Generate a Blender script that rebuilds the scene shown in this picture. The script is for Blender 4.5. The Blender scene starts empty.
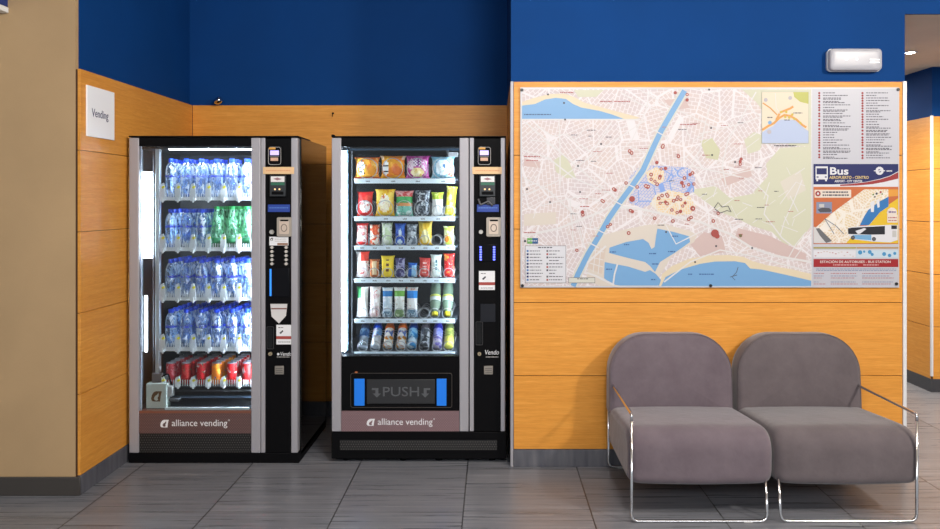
import bpy, bmesh, math, random
from mathutils import Vector, Matrix, Euler
R = math.radians
random.seed(7)
sc = bpy.context.scene
COL = sc.collection
H, F, CX, CY = 1.452, 800.0, 492.0, 203.0          # eye height, focal length, vanishing point
def WX(px, Y): return (px - CX) * Y / F
def WZ(py, Y): return H - (py - CY) * Y / F

# ------------------------------------------------------------------ materials
def lin(c):
    out = []
    for v in c:
        v /= 255.0
        out.append(v / 12.92 if v <= 0.04045 else ((v + 0.055) / 1.055) ** 2.4)
    return (*out, 1.0)
MATS = {}
def mat(name, rgb, rough=0.5, metal=0.0, spec=0.5, emit=None, coat=0.0):
    if name in MATS: return MATS[name]
    m = bpy.data.materials.new(name); m.use_nodes = True
    b = m.node_tree.nodes['Principled BSDF']
    b.inputs['Base Color'].default_value = lin(rgb)
    b.inputs['Roughness'].default_value = rough
    b.inputs['Metallic'].default_value = metal
    b.inputs['Specular IOR Level'].default_value = spec
    if coat: b.inputs['Coat Weight'].default_value = coat
    if emit:
        b.inputs['Emission Color'].default_value = lin(rgb); b.inputs['Emission Strength'].default_value = emit
    MATS[name] = m
    return m
class NT:
    """small helper to wire shader nodes"""
    def __init__(s, m): s.t = m.node_tree; s.b = s.t.nodes.get('Principled BSDF')
    def n(s, typ, **kw):
        n = s.t.nodes.new(typ)
        for k, v in kw.items():
            if k in n.inputs: n.inputs[k].default_value = v
            else: setattr(n, k, v)
        return n
    def l(s, a, b): s.t.links.new(a, b)
    def coords(s, scale=(1, 1, 1), loc=(0, 0, 0), out='Object'):
        tc = s.n('ShaderNodeTexCoord'); mp = s.n('ShaderNodeMapping')
        mp.inputs['Scale'].default_value = scale; mp.inputs['Location'].default_value = loc
        s.l(tc.outputs[out], mp.inputs['Vector']); return mp.outputs['Vector']
    def ramp(s, fac, stops, interp='LINEAR'):
        r = s.n('ShaderNodeValToRGB'); cr = r.color_ramp; cr.interpolation = interp
        while len(cr.elements) < len(stops): cr.elements.new(0.5)
        for e, (p, c) in zip(cr.elements, stops): e.position = p; e.color = c
        s.l(fac, r.inputs['Fac']); return r.outputs['Color']
    def math(s, op, a, b=None, clamp=False):
        n = s.n('ShaderNodeMath', operation=op, use_clamp=clamp)
        for i, v in enumerate((a, b)):
            if v is None: continue
            if isinstance(v, (int, float)): n.inputs[i].default_value = v
            else: s.l(v, n.inputs[i])
        return n.outputs[0]
    def mix(s, fac, a, b, blend='MIX'):
        n = s.n('ShaderNodeMix', data_type='RGBA', blend_type=blend)
        for i, v in ((0, fac), (6, a), (7, b)):
            if isinstance(v, (int, float, tuple)): n.inputs[i].default_value = v
            else: s.l(v, n.inputs[i])
        return n.outputs[2]

def wood_mat():
    m = mat('beech_veneer', (226, 162, 74), 0.42, spec=0.25)
    t = NT(m)
    v = t.coords((1.2, 1.2, 26)); n1 = t.n('ShaderNodeTexNoise', Scale=3.0, Detail=8.0, Roughness=0.6); t.l(v, n1.inputs['Vector'])
    v2 = t.coords((9, 9, 160)); n2 = t.n('ShaderNodeTexNoise', Scale=2.0, Detail=4.0); t.l(v2, n2.inputs['Vector'])
    v3 = t.coords((0.8, 0.8, 2.5)); n3 = t.n('ShaderNodeTexNoise', Scale=1.3, Detail=2.0); t.l(v3, n3.inputs['Vector'])
    c = t.ramp(n1.outputs['Fac'], [(0.3, lin((213, 142, 58))), (0.55, lin((222, 153, 67))), (0.75, lin((230, 165, 80)))])
    d = t.ramp(n2.outputs['Fac'], [(0.35, (0.90, 0.88, 0.84, 1)), (0.6, (1, 1, 1, 1))])
    e = t.ramp(n3.outputs['Fac'], [(0.3, (0.93, 0.92, 0.9, 1)), (0.7, (1.0, 1.0, 1.0, 1))])
    t.l(t.mix(1.0, t.mix(1.0, c, d, 'MULTIPLY'), e, 'MULTIPLY'), t.b.inputs['Base Color'])
    return m
def plaster_mat(name, rgb, amt=0.05, rough=0.8):
    m = mat(name, rgb, rough, spec=0.12); t = NT(m)
    v = t.coords(); n = t.n('ShaderNodeTexNoise', Scale=130.0, Detail=3.0); t.l(v, n.inputs['Vector'])
    bp = t.n('ShaderNodeBump', Strength=0.12, Distance=0.003); t.l(n.outputs['Fac'], bp.inputs['Height']); t.l(bp.outputs['Normal'], t.b.inputs['Normal'])
    n2 = t.n('ShaderNodeTexNoise', Scale=2.5, Detail=4.0); t.l(v, n2.inputs['Vector'])
    a = lin([c * (1 - amt) for c in rgb]); b = lin([min(255, c * (1 + amt)) for c in rgb])
    t.l(t.ramp(n2.outputs['Fac'], [(0.3, a), (0.7, b)]), t.b.inputs['Base Color'])
    return m
def floor_mat():
    m = mat('grey_stone_tile', (104, 103, 104), 0.32); t = NT(m)
    tc = t.n('ShaderNodeTexCoord'); sp = t.n('ShaderNodeSeparateXYZ'); t.l(tc.outputs['Object'], sp.inputs[0])
    def cell(o, off):
        a = t.math('DIVIDE', t.math('ADD', o, off), 0.6); return t.math('FLOOR', a), t.math('FRACT', a)
    ix, fx = cell(sp.outputs['X'], 0.135 + 6.0); iy, fy = cell(sp.outputs['Y'], 6.0 - 4.36 + 0.6)
    def edge(f, w): return t.math('LESS_THAN', t.math('MINIMUM', f, t.math('SUBTRACT', 1.0, f)), w)
    wn = t.n('ShaderNodeTexWhiteNoise'); cb = t.n('ShaderNodeCombineXYZ'); t.l(ix, cb.inputs[0]); t.l(iy, cb.inputs[1]); t.l(cb.outputs[0], wn.inputs['Vector'])
    # streaks running across each tile
    ad = t.n('ShaderNodeVectorMath', operation='ADD'); sm = t.n('ShaderNodeVectorMath', operation='SCALE'); sm.inputs['Scale'].default_value = 9.0
    t.l(wn.outputs['Color'], sm.inputs[0]); t.l(tc.outputs['Object'], ad.inputs[0]); t.l(sm.outputs[0], ad.inputs[1])
    mp = t.n('ShaderNodeMapping'); mp.inputs['Scale'].default_value = (1.1, 30, 1); t.l(ad.outputs[0], mp.inputs['Vector'])
    n1 = t.n('ShaderNodeTexNoise', Scale=1.6, Detail=7.0, Roughness=0.62); t.l(mp.outputs['Vector'], n1.inputs['Vector'])
    c = t.ramp(n1.outputs['Fac'], [(0.28, lin((94, 96, 102))), (0.5, lin((114, 116, 123))), (0.72, lin((138, 139, 146)))])
    tone = t.math('ADD', t.math('MULTIPLY', wn.outputs['Value'], 0.14), 0.93)
    cbt = t.n('ShaderNodeCombineColor')
    for i in range(3): t.l(tone, cbt.inputs[i])
    c = t.mix(1.0, c, cbt.outputs[0], 'MULTIPLY')
    c = t.mix(edge(fy, 0.0035), c, lin((88, 86, 85)))
    c = t.mix(edge(fx, 0.005), c, lin((42, 41, 42)))
    t.l(c, t.b.inputs['Base Color'])
    rg = t.ramp(n1.outputs['Fac'], [(0.3, (0.24, 0.24, 0.24, 1)), (0.7, (0.38, 0.38, 0.38, 1))]); t.l(rg, t.b.inputs['Roughness'])
    return m
def stone_base_mat():
    m = mat('baseboard_stone', (82, 82, 90), 0.4); t = NT(m)
    v = t.coords((14, 14, 2)); n = t.n('ShaderNodeTexNoise', Scale=2.0, Detail=5.0); t.l(v, n.inputs['Vector'])
    t.l(t.ramp(n.outputs['Fac'], [(0.3, lin((70, 71, 80))), (0.7, lin((100, 100, 106)))]), t.b.inputs['Base Color']); return m
def suede_mat(name, dark, light):
    m = mat(name, dark, 0.9, spec=0.15); t = NT(m)
    v = t.coords(); n = t.n('ShaderNodeTexNoise', Scale=7.0, Detail=6.0, Roughness=0.65); t.l(v, n.inputs['Vector'])
    t.l(t.ramp(n.outputs['Fac'], [(0.3, lin(dark)), (0.7, lin(light))]), t.b.inputs['Base Color'])
    n2 = t.n('ShaderNodeTexNoise', Scale=420.0, Detail=2.0); t.l(v, n2.inputs['Vector'])
    n3 = t.n('ShaderNodeTexNoise', Scale=16.0, Detail=2.0); t.l(v, n3.inputs['Vector'])
    h = t.math('ADD', t.math('MULTIPLY', n2.outputs['Fac'], 0.15), n3.outputs['Fac'])
    bp = t.n('ShaderNodeBump', Strength=0.25, Distance=0.01); t.l(h, bp.inputs['Height']); t.l(bp.outputs['Normal'], t.b.inputs['Normal'])
    t.b.inputs['Sheen Weight'].default_value = 0.35; t.b.inputs['Sheen Roughness'].default_value = 0.45
    return m
def clear_mat(name, tint, face_op, edge_op, rgb, rough=0.12, spec=0.6, glint=0.0):
    """clear plastic: see-through when faced, whiter along its edges and in painted streaks that imitate refraction"""
    m = mat(name, rgb, rough, spec=spec); t = NT(m)
    out = [n for n in t.t.nodes if n.type == 'OUTPUT_MATERIAL'][0]
    tr = t.n('ShaderNodeBsdfTransparent'); tr.inputs['Color'].default_value = lin(tint)
    lw = t.n('ShaderNodeLayerWeight', Blend=0.4)
    f = t.math('ADD', t.math('MULTIPLY', t.math('POWER', lw.outputs['Facing'], 1.3), edge_op - face_op), face_op, True)
    if glint:  # painted glints that imitate refraction inside the plastic
        v = t.coords((55, 55, 26)); n = t.n('ShaderNodeTexNoise', Scale=1.0, Detail=2.0, Distortion=0.8); t.l(v, n.inputs['Vector'])
        f = t.math('ADD', f, t.math('MULTIPLY', t.ramp(n.outputs['Fac'], [(0.5, (0, 0, 0, 1)), (0.6, (1, 1, 1, 1))]), glint), True)
        bp = t.n('ShaderNodeBump', Strength=0.5, Distance=0.004); t.l(n.outputs['Fac'], bp.inputs['Height']); t.l(bp.outputs['Normal'], t.b.inputs['Normal'])
    mx = t.n('ShaderNodeMixShader'); t.l(f, mx.inputs[0]); t.l(tr.outputs[0], mx.inputs[1]); t.l(t.b.outputs[0], mx.inputs[2])
    t.l(mx.outputs[0], out.inputs['Surface']); return m
def glass_mat():
    m = bpy.data.materials.new('door_glass'); m.use_nodes = True; t = NT(m)
    out = [n for n in t.t.nodes if n.type == 'OUTPUT_MATERIAL'][0]
    tr = t.n('ShaderNodeBsdfTransparent'); tr.inputs['Color'].default_value = (0.93, 0.96, 0.97, 1)
    gl = t.n('ShaderNodeBsdfGlossy', Roughness=0.02); fr = t.n('ShaderNodeFresnel', IOR=1.45)
    mx = t.n('ShaderNodeMixShader'); t.l(fr.outputs[0], mx.inputs[0]); t.l(tr.outputs[0], mx.inputs[1]); t.l(gl.outputs[0], mx.inputs[2])
    t.l(mx.outputs[0], out.inputs['Surface']); return m
def pack_mat(name, base, second, third, scale=14.0, seed=0.0, lo=0.5, hi=0.6, rough=0.3):
    """printed foil: two colours in loose blotches over a base"""
    if name in MATS: return MATS[name]
    m = mat(name, base, 0.42, spec=0.3); t = NT(m)
    v = t.coords((1, 1, 1), (seed, seed * 0.7, seed * 1.3))
    n = t.n('ShaderNodeTexNoise', Scale=scale, Detail=2.0, Distortion=0.6); t.l(v, n.inputs['Vector'])
    n2 = t.n('ShaderNodeTexNoise', Scale=scale * 2.1, Detail=3.0, Distortion=1.2); t.l(v, n2.inputs['Vector'])
    c = t.mix(t.ramp(n.outputs['Fac'], [(lo, (0, 0, 0, 1)), (lo + 0.05, (1, 1, 1, 1))]), lin(base), lin(second))
    c = t.mix(t.ramp(n2.outputs['Fac'], [(hi, (0, 0, 0, 1)), (hi + 0.04, (1, 1, 1, 1))]), c, lin(third))
    t.l(c, t.b.inputs['Base Color']); return m
def town_mat(name, land, alt, street, scale, width):
    """printed street map: districts of small blocks, each turned its own way, pale streets between"""
    if name in MATS: return MATS[name]
    m = mat(name, land, 0.5, spec=0.3); t = NT(m)
    tc = t.n('ShaderNodeTexCoord'); sp = t.n('ShaderNodeSeparateXYZ'); t.l(tc.outputs['Object'], sp.inputs[0])
    cb = t.n('ShaderNodeCombineXYZ'); t.l(sp.outputs['X'], cb.inputs[0]); t.l(sp.outputs['Z'], cb.inputs[1])
    v = cb.outputs[0]
    n = t.n('ShaderNodeTexNoise', Scale=6.0, Detail=4.0); t.l(v, n.inputs['Vector'])
    c = t.ramp(n.outputs['Fac'], [(0.38, lin(land)), (0.62, lin(alt))])
    dv = t.n('ShaderNodeTexVoronoi', feature='F1', Scale=scale * 0.16); t.l(v, dv.inputs['Vector'])
    sc_ = t.n('ShaderNodeSeparateColor'); t.l(dv.outputs['Color'], sc_.inputs[0])
    ro = t.n('ShaderNodeVectorRotate', rotation_type='Z_AXIS'); t.l(v, ro.inputs['Vector']); t.l(t.math('MULTIPLY', sc_.outputs[0], 3.14), ro.inputs['Angle'])
    br = t.n('ShaderNodeTexBrick', Scale=scale * 0.55); t.l(ro.outputs[0], br.inputs['Vector'])
    br.inputs['Mortar Size'].default_value = width * 0.5; br.inputs['Mortar Smooth'].default_value = 0.0; br.inputs['Brick Width'].default_value = 0.9; br.inputs['Row Height'].default_value = 0.55
    c = t.mix(br.outputs['Fac'], c, lin(street))
    ed = t.n('ShaderNodeTexVoronoi', feature='DISTANCE_TO_EDGE', Scale=scale * 0.16); t.l(v, ed.inputs['Vector'])
    c = t.mix(t.math('LESS_THAN', ed.outputs['Distance'], width * 0.28), c, lin(street))
    t.l(c, t.b.inputs['Base Color']); return m
def dots_mat(name, a, b, px, pz, r, rough=0.4):
    """regular dot / weave print or perforation on a panel facing the room"""
    m = mat(name, a, rough); t = NT(m)
    tc = t.n('ShaderNodeTexCoord'); sp = t.n('ShaderNodeSeparateXYZ'); t.l(tc.outputs['Object'], sp.inputs[0])
    row = t.math('FLOOR', t.math('DIVIDE', sp.outputs['Z'], pz))
    xo = t.math('ADD', t.math('DIVIDE', sp.outputs['X'], px), t.math('MULTIPLY', t.math('MODULO', row, 2.0), 0.5))
    fx = t.math('SUBTRACT', t.math('FRACT', xo), 0.5); fz = t.math('SUBTRACT', t.math('FRACT', t.math('DIVIDE', sp.outputs['Z'], pz)), 0.5)
    d = t.math('SQRT', t.math('ADD', t.math('MULTIPLY', fx, fx), t.math('MULTIPLY', fz, fz)))
    t.l(t.mix(t.math('LESS_THAN', d, r), lin(a), lin(b)), t.b.inputs['Base Color']); return m

WOOD = wood_mat()
BLUE = plaster_mat('blue_wall_paint', (7, 58, 117), 0.03, 0.75)
BEIGE = plaster_mat('beige_wall_paint', (176, 148, 112), 0.03)
CEILW = plaster_mat('ceiling_paint', (232, 216, 194), 0.02)
FLOOR = floor_mat(); STONE = stone_base_mat()
SUEDE = suede_mat('mauve_grey_suede', (97, 86, 93), (110, 99, 106))
SUEDE2 = suede_mat('warm_grey_suede', (90, 82, 85), (103, 94, 97))
CHROME = mat('chrome', (214, 214, 216), 0.12, 1.0)
ALU = mat('brushed_aluminium', (162, 160, 166), 0.5, 0.25)
ALUW = mat('white_aluminium', (222, 222, 224), 0.4, 0.1)
BLACKG = mat('black_gloss_steel', (9, 9, 10), 0.12, coat=0.3)
BLACK = mat('black_plastic', (12, 12, 14), 0.5, spec=0.06)
DARK = mat('cabinet_lining', (38, 41, 46), 0.45)
DARKB = mat('blue_grey_lining', (30, 36, 44), 0.5, spec=0.3)
TUBER = mat('snack_lamp_tube', (225, 240, 255), 0.4, emit=56.0)
GREY = mat('grey_plastic', (92, 92, 96), 0.45)
LGREY = mat('pale_grey_plastic', (176, 174, 172), 0.4)
WHITE = mat('white_plastic', (232, 234, 234), 0.4)
PAPER = mat('white_print', (226, 227, 230), 0.5)
STEEL = mat('steel_wire', (176, 178, 182), 0.35, 0.6)
TUBE = mat('lamp_tube', (225, 240, 255), 0.4, emit=130.0)
GLOW = mat('panel_glow', (225, 240, 255), 0.4, emit=22.0)
GLASS = glass_mat()
GLASSY = clear_mat('clear_lane_plastic', (250, 252, 255), 0.8, 0.97, (244, 247, 250))
WATER = clear_mat('clear_bottle_plastic', (206, 228, 253), 0.06, 0.85, (240, 247, 254), glint=0.6)
GREENB = clear_mat('green_bottle_plastic', (196, 240, 214), 0.12, 0.85, (178, 234, 204), glint=0.5)
PALEB = clear_mat('pale_green_bottle_plastic', (200, 225, 205), 0.6, 0.95, (150, 172, 150))
WRAP = clear_mat('clear_wrap', (235, 242, 246), 0.25, 0.8, (205, 215, 222))
BROWN = dots_mat('brown_dotted_panel', (84, 62, 60), (112, 86, 84), 0.013, 0.0075, 0.3)
MAUVE = dots_mat('mauve_dotted_panel', (112, 88, 92), (142, 116, 120), 0.013, 0.0075, 0.3)
GRILLE = dots_mat('perforated_black', (15, 15, 16), (92, 88, 84), 0.0135, 0.0135, 0.2)
CAPB = mat('blue_cap', (10, 62, 200), 0.35)
CAPG = mat('green_cap', (20, 150, 70), 0.35)
YEL = mat('yellow_plastic', (228, 214, 40), 0.4)
RED = mat('red_print', (138, 24, 30), 0.45)
NAVY = mat('navy_print', (20, 28, 86), 0.45, spec=0.3)
INK = mat('dark_print', (58, 58, 66), 0.5)

# ------------------------------------------------------------------ mesh building
ORIGIN = {}
class M:
    def __init__(s): s.v = []; s.f = []; s.mi = []; s.sm = []; s.mats = []
    def m(s, material):
        if material not in s.mats: s.mats.append(material)
        return s.mats.index(material)
    def add(s, vs, fs, mt, smooth=False, xf=None):
        b = len(s.v); k = s.m(mt)
        for p in vs:
            p = Vector(p); s.v.append(xf @ p if xf else p)
        for f in fs: s.f.append([b + i for i in f]); s.mi.append(k); s.sm.append(smooth)
        return s
    def frombm(s, bm, mt, smooth=False, xf=None):
        bm.verts.index_update()
        return s.add([v.co.copy() for v in bm.verts], [[v.index for v in f.verts] for f in bm.faces], mt, smooth, xf)
    def box(s, x0, x1, y0, y1, z0, z1, mt, bev=0.0, seg=2, xf=None):
        if x0 > x1: x0, x1 = x1, x0
        if y0 > y1: y0, y1 = y1, y0
        if z0 > z1: z0, z1 = z1, z0
        vs = [(x0, y0, z0), (x1, y0, z0), (x1, y1, z0), (x0, y1, z0), (x0, y0, z1), (x1, y0, z1), (x1, y1, z1), (x0, y1, z1)]
        fs = [(3, 2, 1, 0), (4, 5, 6, 7), (0, 1, 5, 4), (1, 2, 6, 5), (2, 3, 7, 6), (3, 0, 4, 7)]
        if not bev: return s.add(vs, fs, mt, False, xf)
        bm = bmesh.new(); bv = [bm.verts.new(p) for p in vs]
        for f in fs: bm.faces.new([bv[i] for i in f])
        bmesh.ops.bevel(bm, geom=bm.edges[:], offset=bev, segments=seg, affect='EDGES', profile=0.5)
        bm.normal_update(); k = len(s.f); s.frombm(bm, mt, True, xf)
        for i, f in enumerate(bm.faces): s.sm[k + i] = max(abs(c) for c in f.normal) < 0.999
        bm.free(); return s
    def loft(s, loops, mt, smooth=True, cap=True, xf=None, closed=True):
        n = len(loops[0]); vs = [p for L in loops for p in L]; fs = []
        for i in range(len(loops) - 1):
            for j in range(n if closed else n - 1):
                k = (j + 1) % n
                fs.append((i * n + j, i * n + k, (i + 1) * n + k, (i + 1) * n + j))
        if cap: fs.append(tuple(range(n))[::-1]); fs.append(tuple(range((len(loops) - 1) * n, len(loops) * n)))
        return s.add(vs, fs, mt, smooth, xf)
    def lathe(s, prof, mt, n=20, c=(0, 0, 0), xf=None, cap=True):
        loops = [[(c[0] + r * math.cos(2 * math.pi * i / n), c[1] + r * math.sin(2 * math.pi * i / n), c[2] + z) for i in range(n)] for r, z in prof]
        return s.loft(loops, mt, True, cap, xf)
    def disc(s, x, y, z, r, mt, d=0.004, n=16, ry=None):
        """short cylinder facing the room (axis along Y), y is its front"""
        q = (ry or r) / r
        L = lambda yy, k: [(x + k * math.cos(2 * math.pi * i / n), yy, z + q * k * math.sin(2 * math.pi * i / n)) for i in range(n)]
        return s.loft([L(y + d, r), L(y + d * 0.2, r), L(y, r * 0.85)], mt, False)
    def tube(s, pts, r, mt, n=8, closed=False, xf=None):
        pts = [Vector(p) for p in pts]; loops = []; N = len(pts); up = None
        for i, p in enumerate(pts):
            a = pts[(i - 1) % N] if (closed or i) else p; b = pts[(i + 1) % N] if (closed or i < N - 1) else p
            t = (b - a).normalized()
            if up is None: up = t.orthogonal().normalized()
            up = (up - t * up.dot(t)).normalized(); w = t.cross(up)
            loops.append([p + up * r * math.cos(2 * math.pi * k / n) + w * r * math.sin(2 * math.pi * k / n) for k in range(n)])
        if closed: loops.append(loops[0])
        return s.loft(loops, mt, True, not closed, xf)
    def plate(s, pts, y, mt, d=0.0):
        """outline in the XZ plane facing the room; with depth d it becomes a slab"""
        if d: return s.loft([[(x, y + d, z) for x, z in pts], [(x, y, z) for x, z in pts]], mt, False)
        return s.add([(x, y, z) for x, z in pts], [tuple(range(len(pts)))], mt)
    def rrect(s, x0, x1, z0, z1, r, y, mt, d=0.0):
        if x0 > x1: x0, x1 = x1, x0
        if z0 > z1: z0, z1 = z1, z0
        return s.plate(rr(x0, x1, z0, z1, r), y, mt, d)
    def text(s, body, x, z, y, size, mt, width=None, align='CENTER', shear=0.0, depth=0.0008, xf=None, bold=0.0):
        cu = bpy.data.curves.new('lettering', 'FONT'); cu.body = body; cu.size = size; cu.align_x = align; cu.align_y = 'CENTER'
        cu.shear = shear; cu.extrude = depth / 2; cu.offset = bold; cu.resolution_u = 3
        ob = bpy.data.objects.new('lettering', cu); COL.objects.link(ob)
        dg = bpy.context.evaluated_depsgraph_get(); me = bpy.data.meshes.new_from_object(ob.evaluated_get(dg))
        bpy.data.objects.remove(ob); bpy.data.curves.remove(cu)
        k = 1.0
        if width and me.vertices:
            xs = [v.co.x for v in me.vertices]; k = width / max(1e-6, max(xs) - min(xs))
        T = Matrix.Translation((x, y, z)) @ Matrix.Rotation(R(90), 4, 'X') @ Matrix.Diagonal((k, 1, 1, 1))
        if xf: T = xf @ Matrix.Rotation(R(90), 4, 'X') @ Matrix.Diagonal((k, 1, 1, 1))
        s.add([v.co.copy() for v in me.vertices], [tuple(p.vertices) for p in me.polygons], mt, False, T)
        bpy.data.meshes.remove(me); return s
    def build(s, name, parent=None, loc=None, recalc=True):
        org = ORIGIN.get(parent, Vector((0, 0, 0))) if parent else Vector(loc) if loc else Vector((0, 0, 0))
        me = bpy.data.meshes.new(name); me.from_pydata([tuple(p - org) for p in s.v], [], s.f)
        for mt in s.mats: me.materials.append(mt)
        me.polygons.foreach_set('material_index', s.mi); me.polygons.foreach_set('use_smooth', s.sm)
        if recalc:
            bm = bmesh.new(); bm.from_mesh(me); bmesh.ops.recalc_face_normals(bm, faces=bm.faces[:]); bm.to_mesh(me); bm.free()
        me.update()
        o = bpy.data.objects.new(name, me); COL.objects.link(o)
        if parent: o.parent = parent
        else: o.location = org
        ORIGIN[o] = org
        return o
def rr(x0, x1, z0, z1, r, n=5):
    out = []
    for cx, cz, a in ((x1 - r, z1 - r, 0), (x0 + r, z1 - r, 90), (x0 + r, z0 + r, 180), (x1 - r, z0 + r, 270)):
        for i in range(n + 1):
            t = R(a + 90 * i / n); out.append((cx + r * math.cos(t), cz + r * math.sin(t)))
    return out
def smooth_sharp(o, ang=40):
    me = o.data
    me.polygons.foreach_set('use_smooth', [True] * len(me.polygons))
    me.set_sharp_from_angle(angle=R(ang))
def tag(o, label=None, cat=None, group=None, kind=None):
    for k, v in (('label', label), ('category', cat), ('group', group), ('kind', kind)):
        if v: o[k] = v
    return o
def thing(name, loc, label, cat, group=None):
    o = bpy.data.objects.new(name, None); COL.objects.link(o); o.location = loc; o.empty_display_size = 0.1
    ORIGIN[o] = Vector(loc); return tag(o, label, cat, group)
def struct(o): o['kind'] = 'structure'; return o
def fillet(pts, r, n=6):
    pts = [Vector(p) for p in pts]; out = [pts[0]]
    for i in range(1, len(pts) - 1):
        a, p, b = pts[i - 1], pts[i], pts[i + 1]
        u = (a - p).normalized(); w = (b - p).normalized(); k = min(r[i] if isinstance(r, (list, tuple)) else r, (a - p).length * 0.49, (b - p).length * 0.49)
        for j in range(n + 1):
            t = j / n; out.append((p + u * k) * (1 - t) ** 2 + p * 2 * t * (1 - t) + (p + w * k) * t * t)
    out.append(pts[-1]); return out

# ------------------------------------------------------------------ the setting
YM, YB, YC, XL, XA, XE = 4.408, 5.47, 3.978, -2.048, 0.105, 2.279
TOPW = 2.12
SEAMS = [0.095, 0.5, 0.903, 1.308, 1.715, TOPW]
CEIL = 3.25
o = struct(M().add([(-4.5, -2.5, 0), (6, -2.5, 0), (6, 10, 0), (-4.5, 10, 0)], [(0, 1, 2, 3)], FLOOR).build('floor', recalc=False))
o = struct(M().box(-4.5, 6, -2.5, 5.6, CEIL, CEIL + 0.1, CEILW).build('ceiling'))

def cladding(wall, name, x0, x1, y0, y1, face, joints=()):
    """veneer boards with open 3 mm joints, on a wall whose face looks along 'face'"""
    m = M()
    for a, b in zip(SEAMS[:-1], SEAMS[1:]):
        z0 = a + 0.0015; z1 = b - (0.0015 if b < TOPW else 0)
        if face in '-Y':
            xs = [x0, *joints, x1]
            for p, q in zip(xs[:-1], xs[1:]): m.box(p + 0.0012, q - 0.0012, y0, y1, z0, z1, WOOD, 0.0012, 1)
        else: m.box(x0, x1, y0, y1, z0, z1, WOOD, 0.0012, 1)
    return m.build(name, wall)
GROOVE = mat('joint_shadow_gap', (70, 44, 20), 0.8)

# left wall of the alcove, with the beige pier at its near end
wl = struct(M().box(-2.35, XL - 0.024, YC + 0.03, YB + 0.1, 0, CEIL, BLUE).build('wall_left'))
M().box(XL - 0.024, XL - 0.014, YC + 0.004, YB, 0.09, TOPW - 0.002, GROOVE).build('joint_backing', wl)
cladding(wl, 'wood_cladding', XL - 0.014, XL, YC + 0.002, YB - 0.002, 'X')
struct(M().box(-4.5, XL - 0.024, YC, YC + 0.03, 0, CEIL, BEIGE).build('wall_pier'))
struct(M().box(XL - 0.014, XL + 0.004, YC + 0.002, YB - 0.002, 0, 0.095, STONE, 0.002, 1).build('baseboard_left'))
struct(M().box(-4.5, XL + 0.004, YC - 0.014, YC, 0, 0.092, mat('dark_stone', (62, 58, 55), 0.45), 0.002, 1).build('baseboard_pier'))
# back wall
wb = struct(M().box(XL - 0.4, XA + 0.1, YB + 0.014, YB + 0.12, 0, CEIL, BLUE).build('wall_back'))
M().box(XL, XA, YB + 0.008, YB + 0.014, 0.09, TOPW - 0.002, GROOVE).build('joint_backing', wb)
cladding(wb, 'wood_cladding', XL, XA, YB, YB + 0.008, '-Y')
struct(M().box(XL + 0.006, XA - 0.002, YB - 0.012, YB, 0, 0.095, STONE, 0.002, 1).build('baseboard_back'))
# the block carrying the map, its alcove side and corridor side
wm = struct(M().box(XA, XE + 0.003, YM + 0.014, YB + 0.12, 0, CEIL, BLUE).build('wall_right'))
M().box(XA + 0.01, XE - 0.02, YM + 0.008, YM + 0.014, 0.09, TOPW - 0.002, GROOVE).build('joint_backing', wm)
cladding(wm, 'wood_cladding', XA + 0.014, XE - 0.016, YM, YM + 0.008, '-Y')
M().box(XA - 0.004, XA + 0.0135, YM - 0.003, YM + 0.03, 0.0, TOPW + 0.002, ALU, 0.002, 1).build('edge_strip', wm)
M().box(XE - 0.0155, XE + 0.006, YM - 0.003, YM + 0.03, 0.0, TOPW + 0.003, ALUW, 0.002, 1).build('edge_strip', wm)
m = M()
for a, b in zip(SEAMS[:-1], SEAMS[1:]): m.box(XA - 0.003, XA - 0.0005, YM + 0.04, YB - 0.002, a + 0.0015, b - 0.0015, WOOD)
m.build('side_cladding', wm)
struct(M().box(XA + 0.0145, XE - 0.0165, YM - 0.008, YM + 0.006, 0, 0.095, STONE, 0.002, 1).build('baseboard_right'))
# lintel over the corridor, corridor ceiling and walls
struct(M().box(XE + 0.003, 6, YM + 0.014, YM + 0.03, 2.497, CEIL, BLUE).build('wall_lintel'))
cc = struct(M().box(XE + 0.003, 6, YM + 0.03, 10, 2.5, 2.58, CEILW).build('ceiling_corridor'))
XCW, YCW = 3.376, 6.146
wc = struct(M().box(XCW + 0.012, 6, YCW + 0.012, 10, 0, 2.5, BLUE).build('wall_corridor'))
m = M(); m2 = M()
for a, b in zip(SEAMS[:-1], SEAMS[1:]):
    m.box(XCW, XCW + 0.012, YCW + 0.012, 9.9, a + 0.002, b - 0.002, WOOD); m.box(XCW + 0.012, 6, YCW, YCW + 0.012, a + 0.002, b - 0.002, WOOD)
m.build('wood_cladding', wc)
M().box(XCW + 0.004, XCW + 0.013, YCW + 0.004, YCW + 0.013, 0.09, TOPW, GROOVE).build('joint_backing', wc)
M().box(XCW - 0.004, XCW + 0.014, YCW - 0.004, YCW + 0.014, 0.12, TOPW + 0.004, ALUW, 0.002, 1).build('edge_strip', wc)
struct(M().box(XCW - 0.006, XCW + 0.012, YCW + 0.012, 9.9, 0, 0.1, mat('corridor_base', (58, 58, 62), 0.4)).box(XCW - 0.006, 6, YCW - 0.006, YCW + 0.012, 0, 0.1, MATS['corridor_base']).build('baseboard_corridor'))
struct(M().box(XE + 0.003, 6, 9.9, 10, 0, 2.5, BEIGE).build('wall_far'))

# ------------------------------------------------------------------ small fittings on the walls
dl = thing('ceiling_downlight', (2.9, 5.55, 2.5), 'small bright recessed downlight in the beige corridor ceiling', 'ceiling light')
M().lathe([(0.034, 0.0), (0.048, -0.001), (0.048, -0.005), (0.036, -0.008), (0.034, -0.003)], ALUW, 24, (2.9, 5.55, 2.5)).build('trim_ring', dl)
M().lathe([(0.002, -0.011), (0.022, -0.010), (0.033, -0.003), (0.033, -0.001)], mat('downlight_lamp', (255, 244, 225), 0.4, emit=40.0), 20, (2.9, 5.55, 2.5)).build('lamp', dl)

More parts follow.
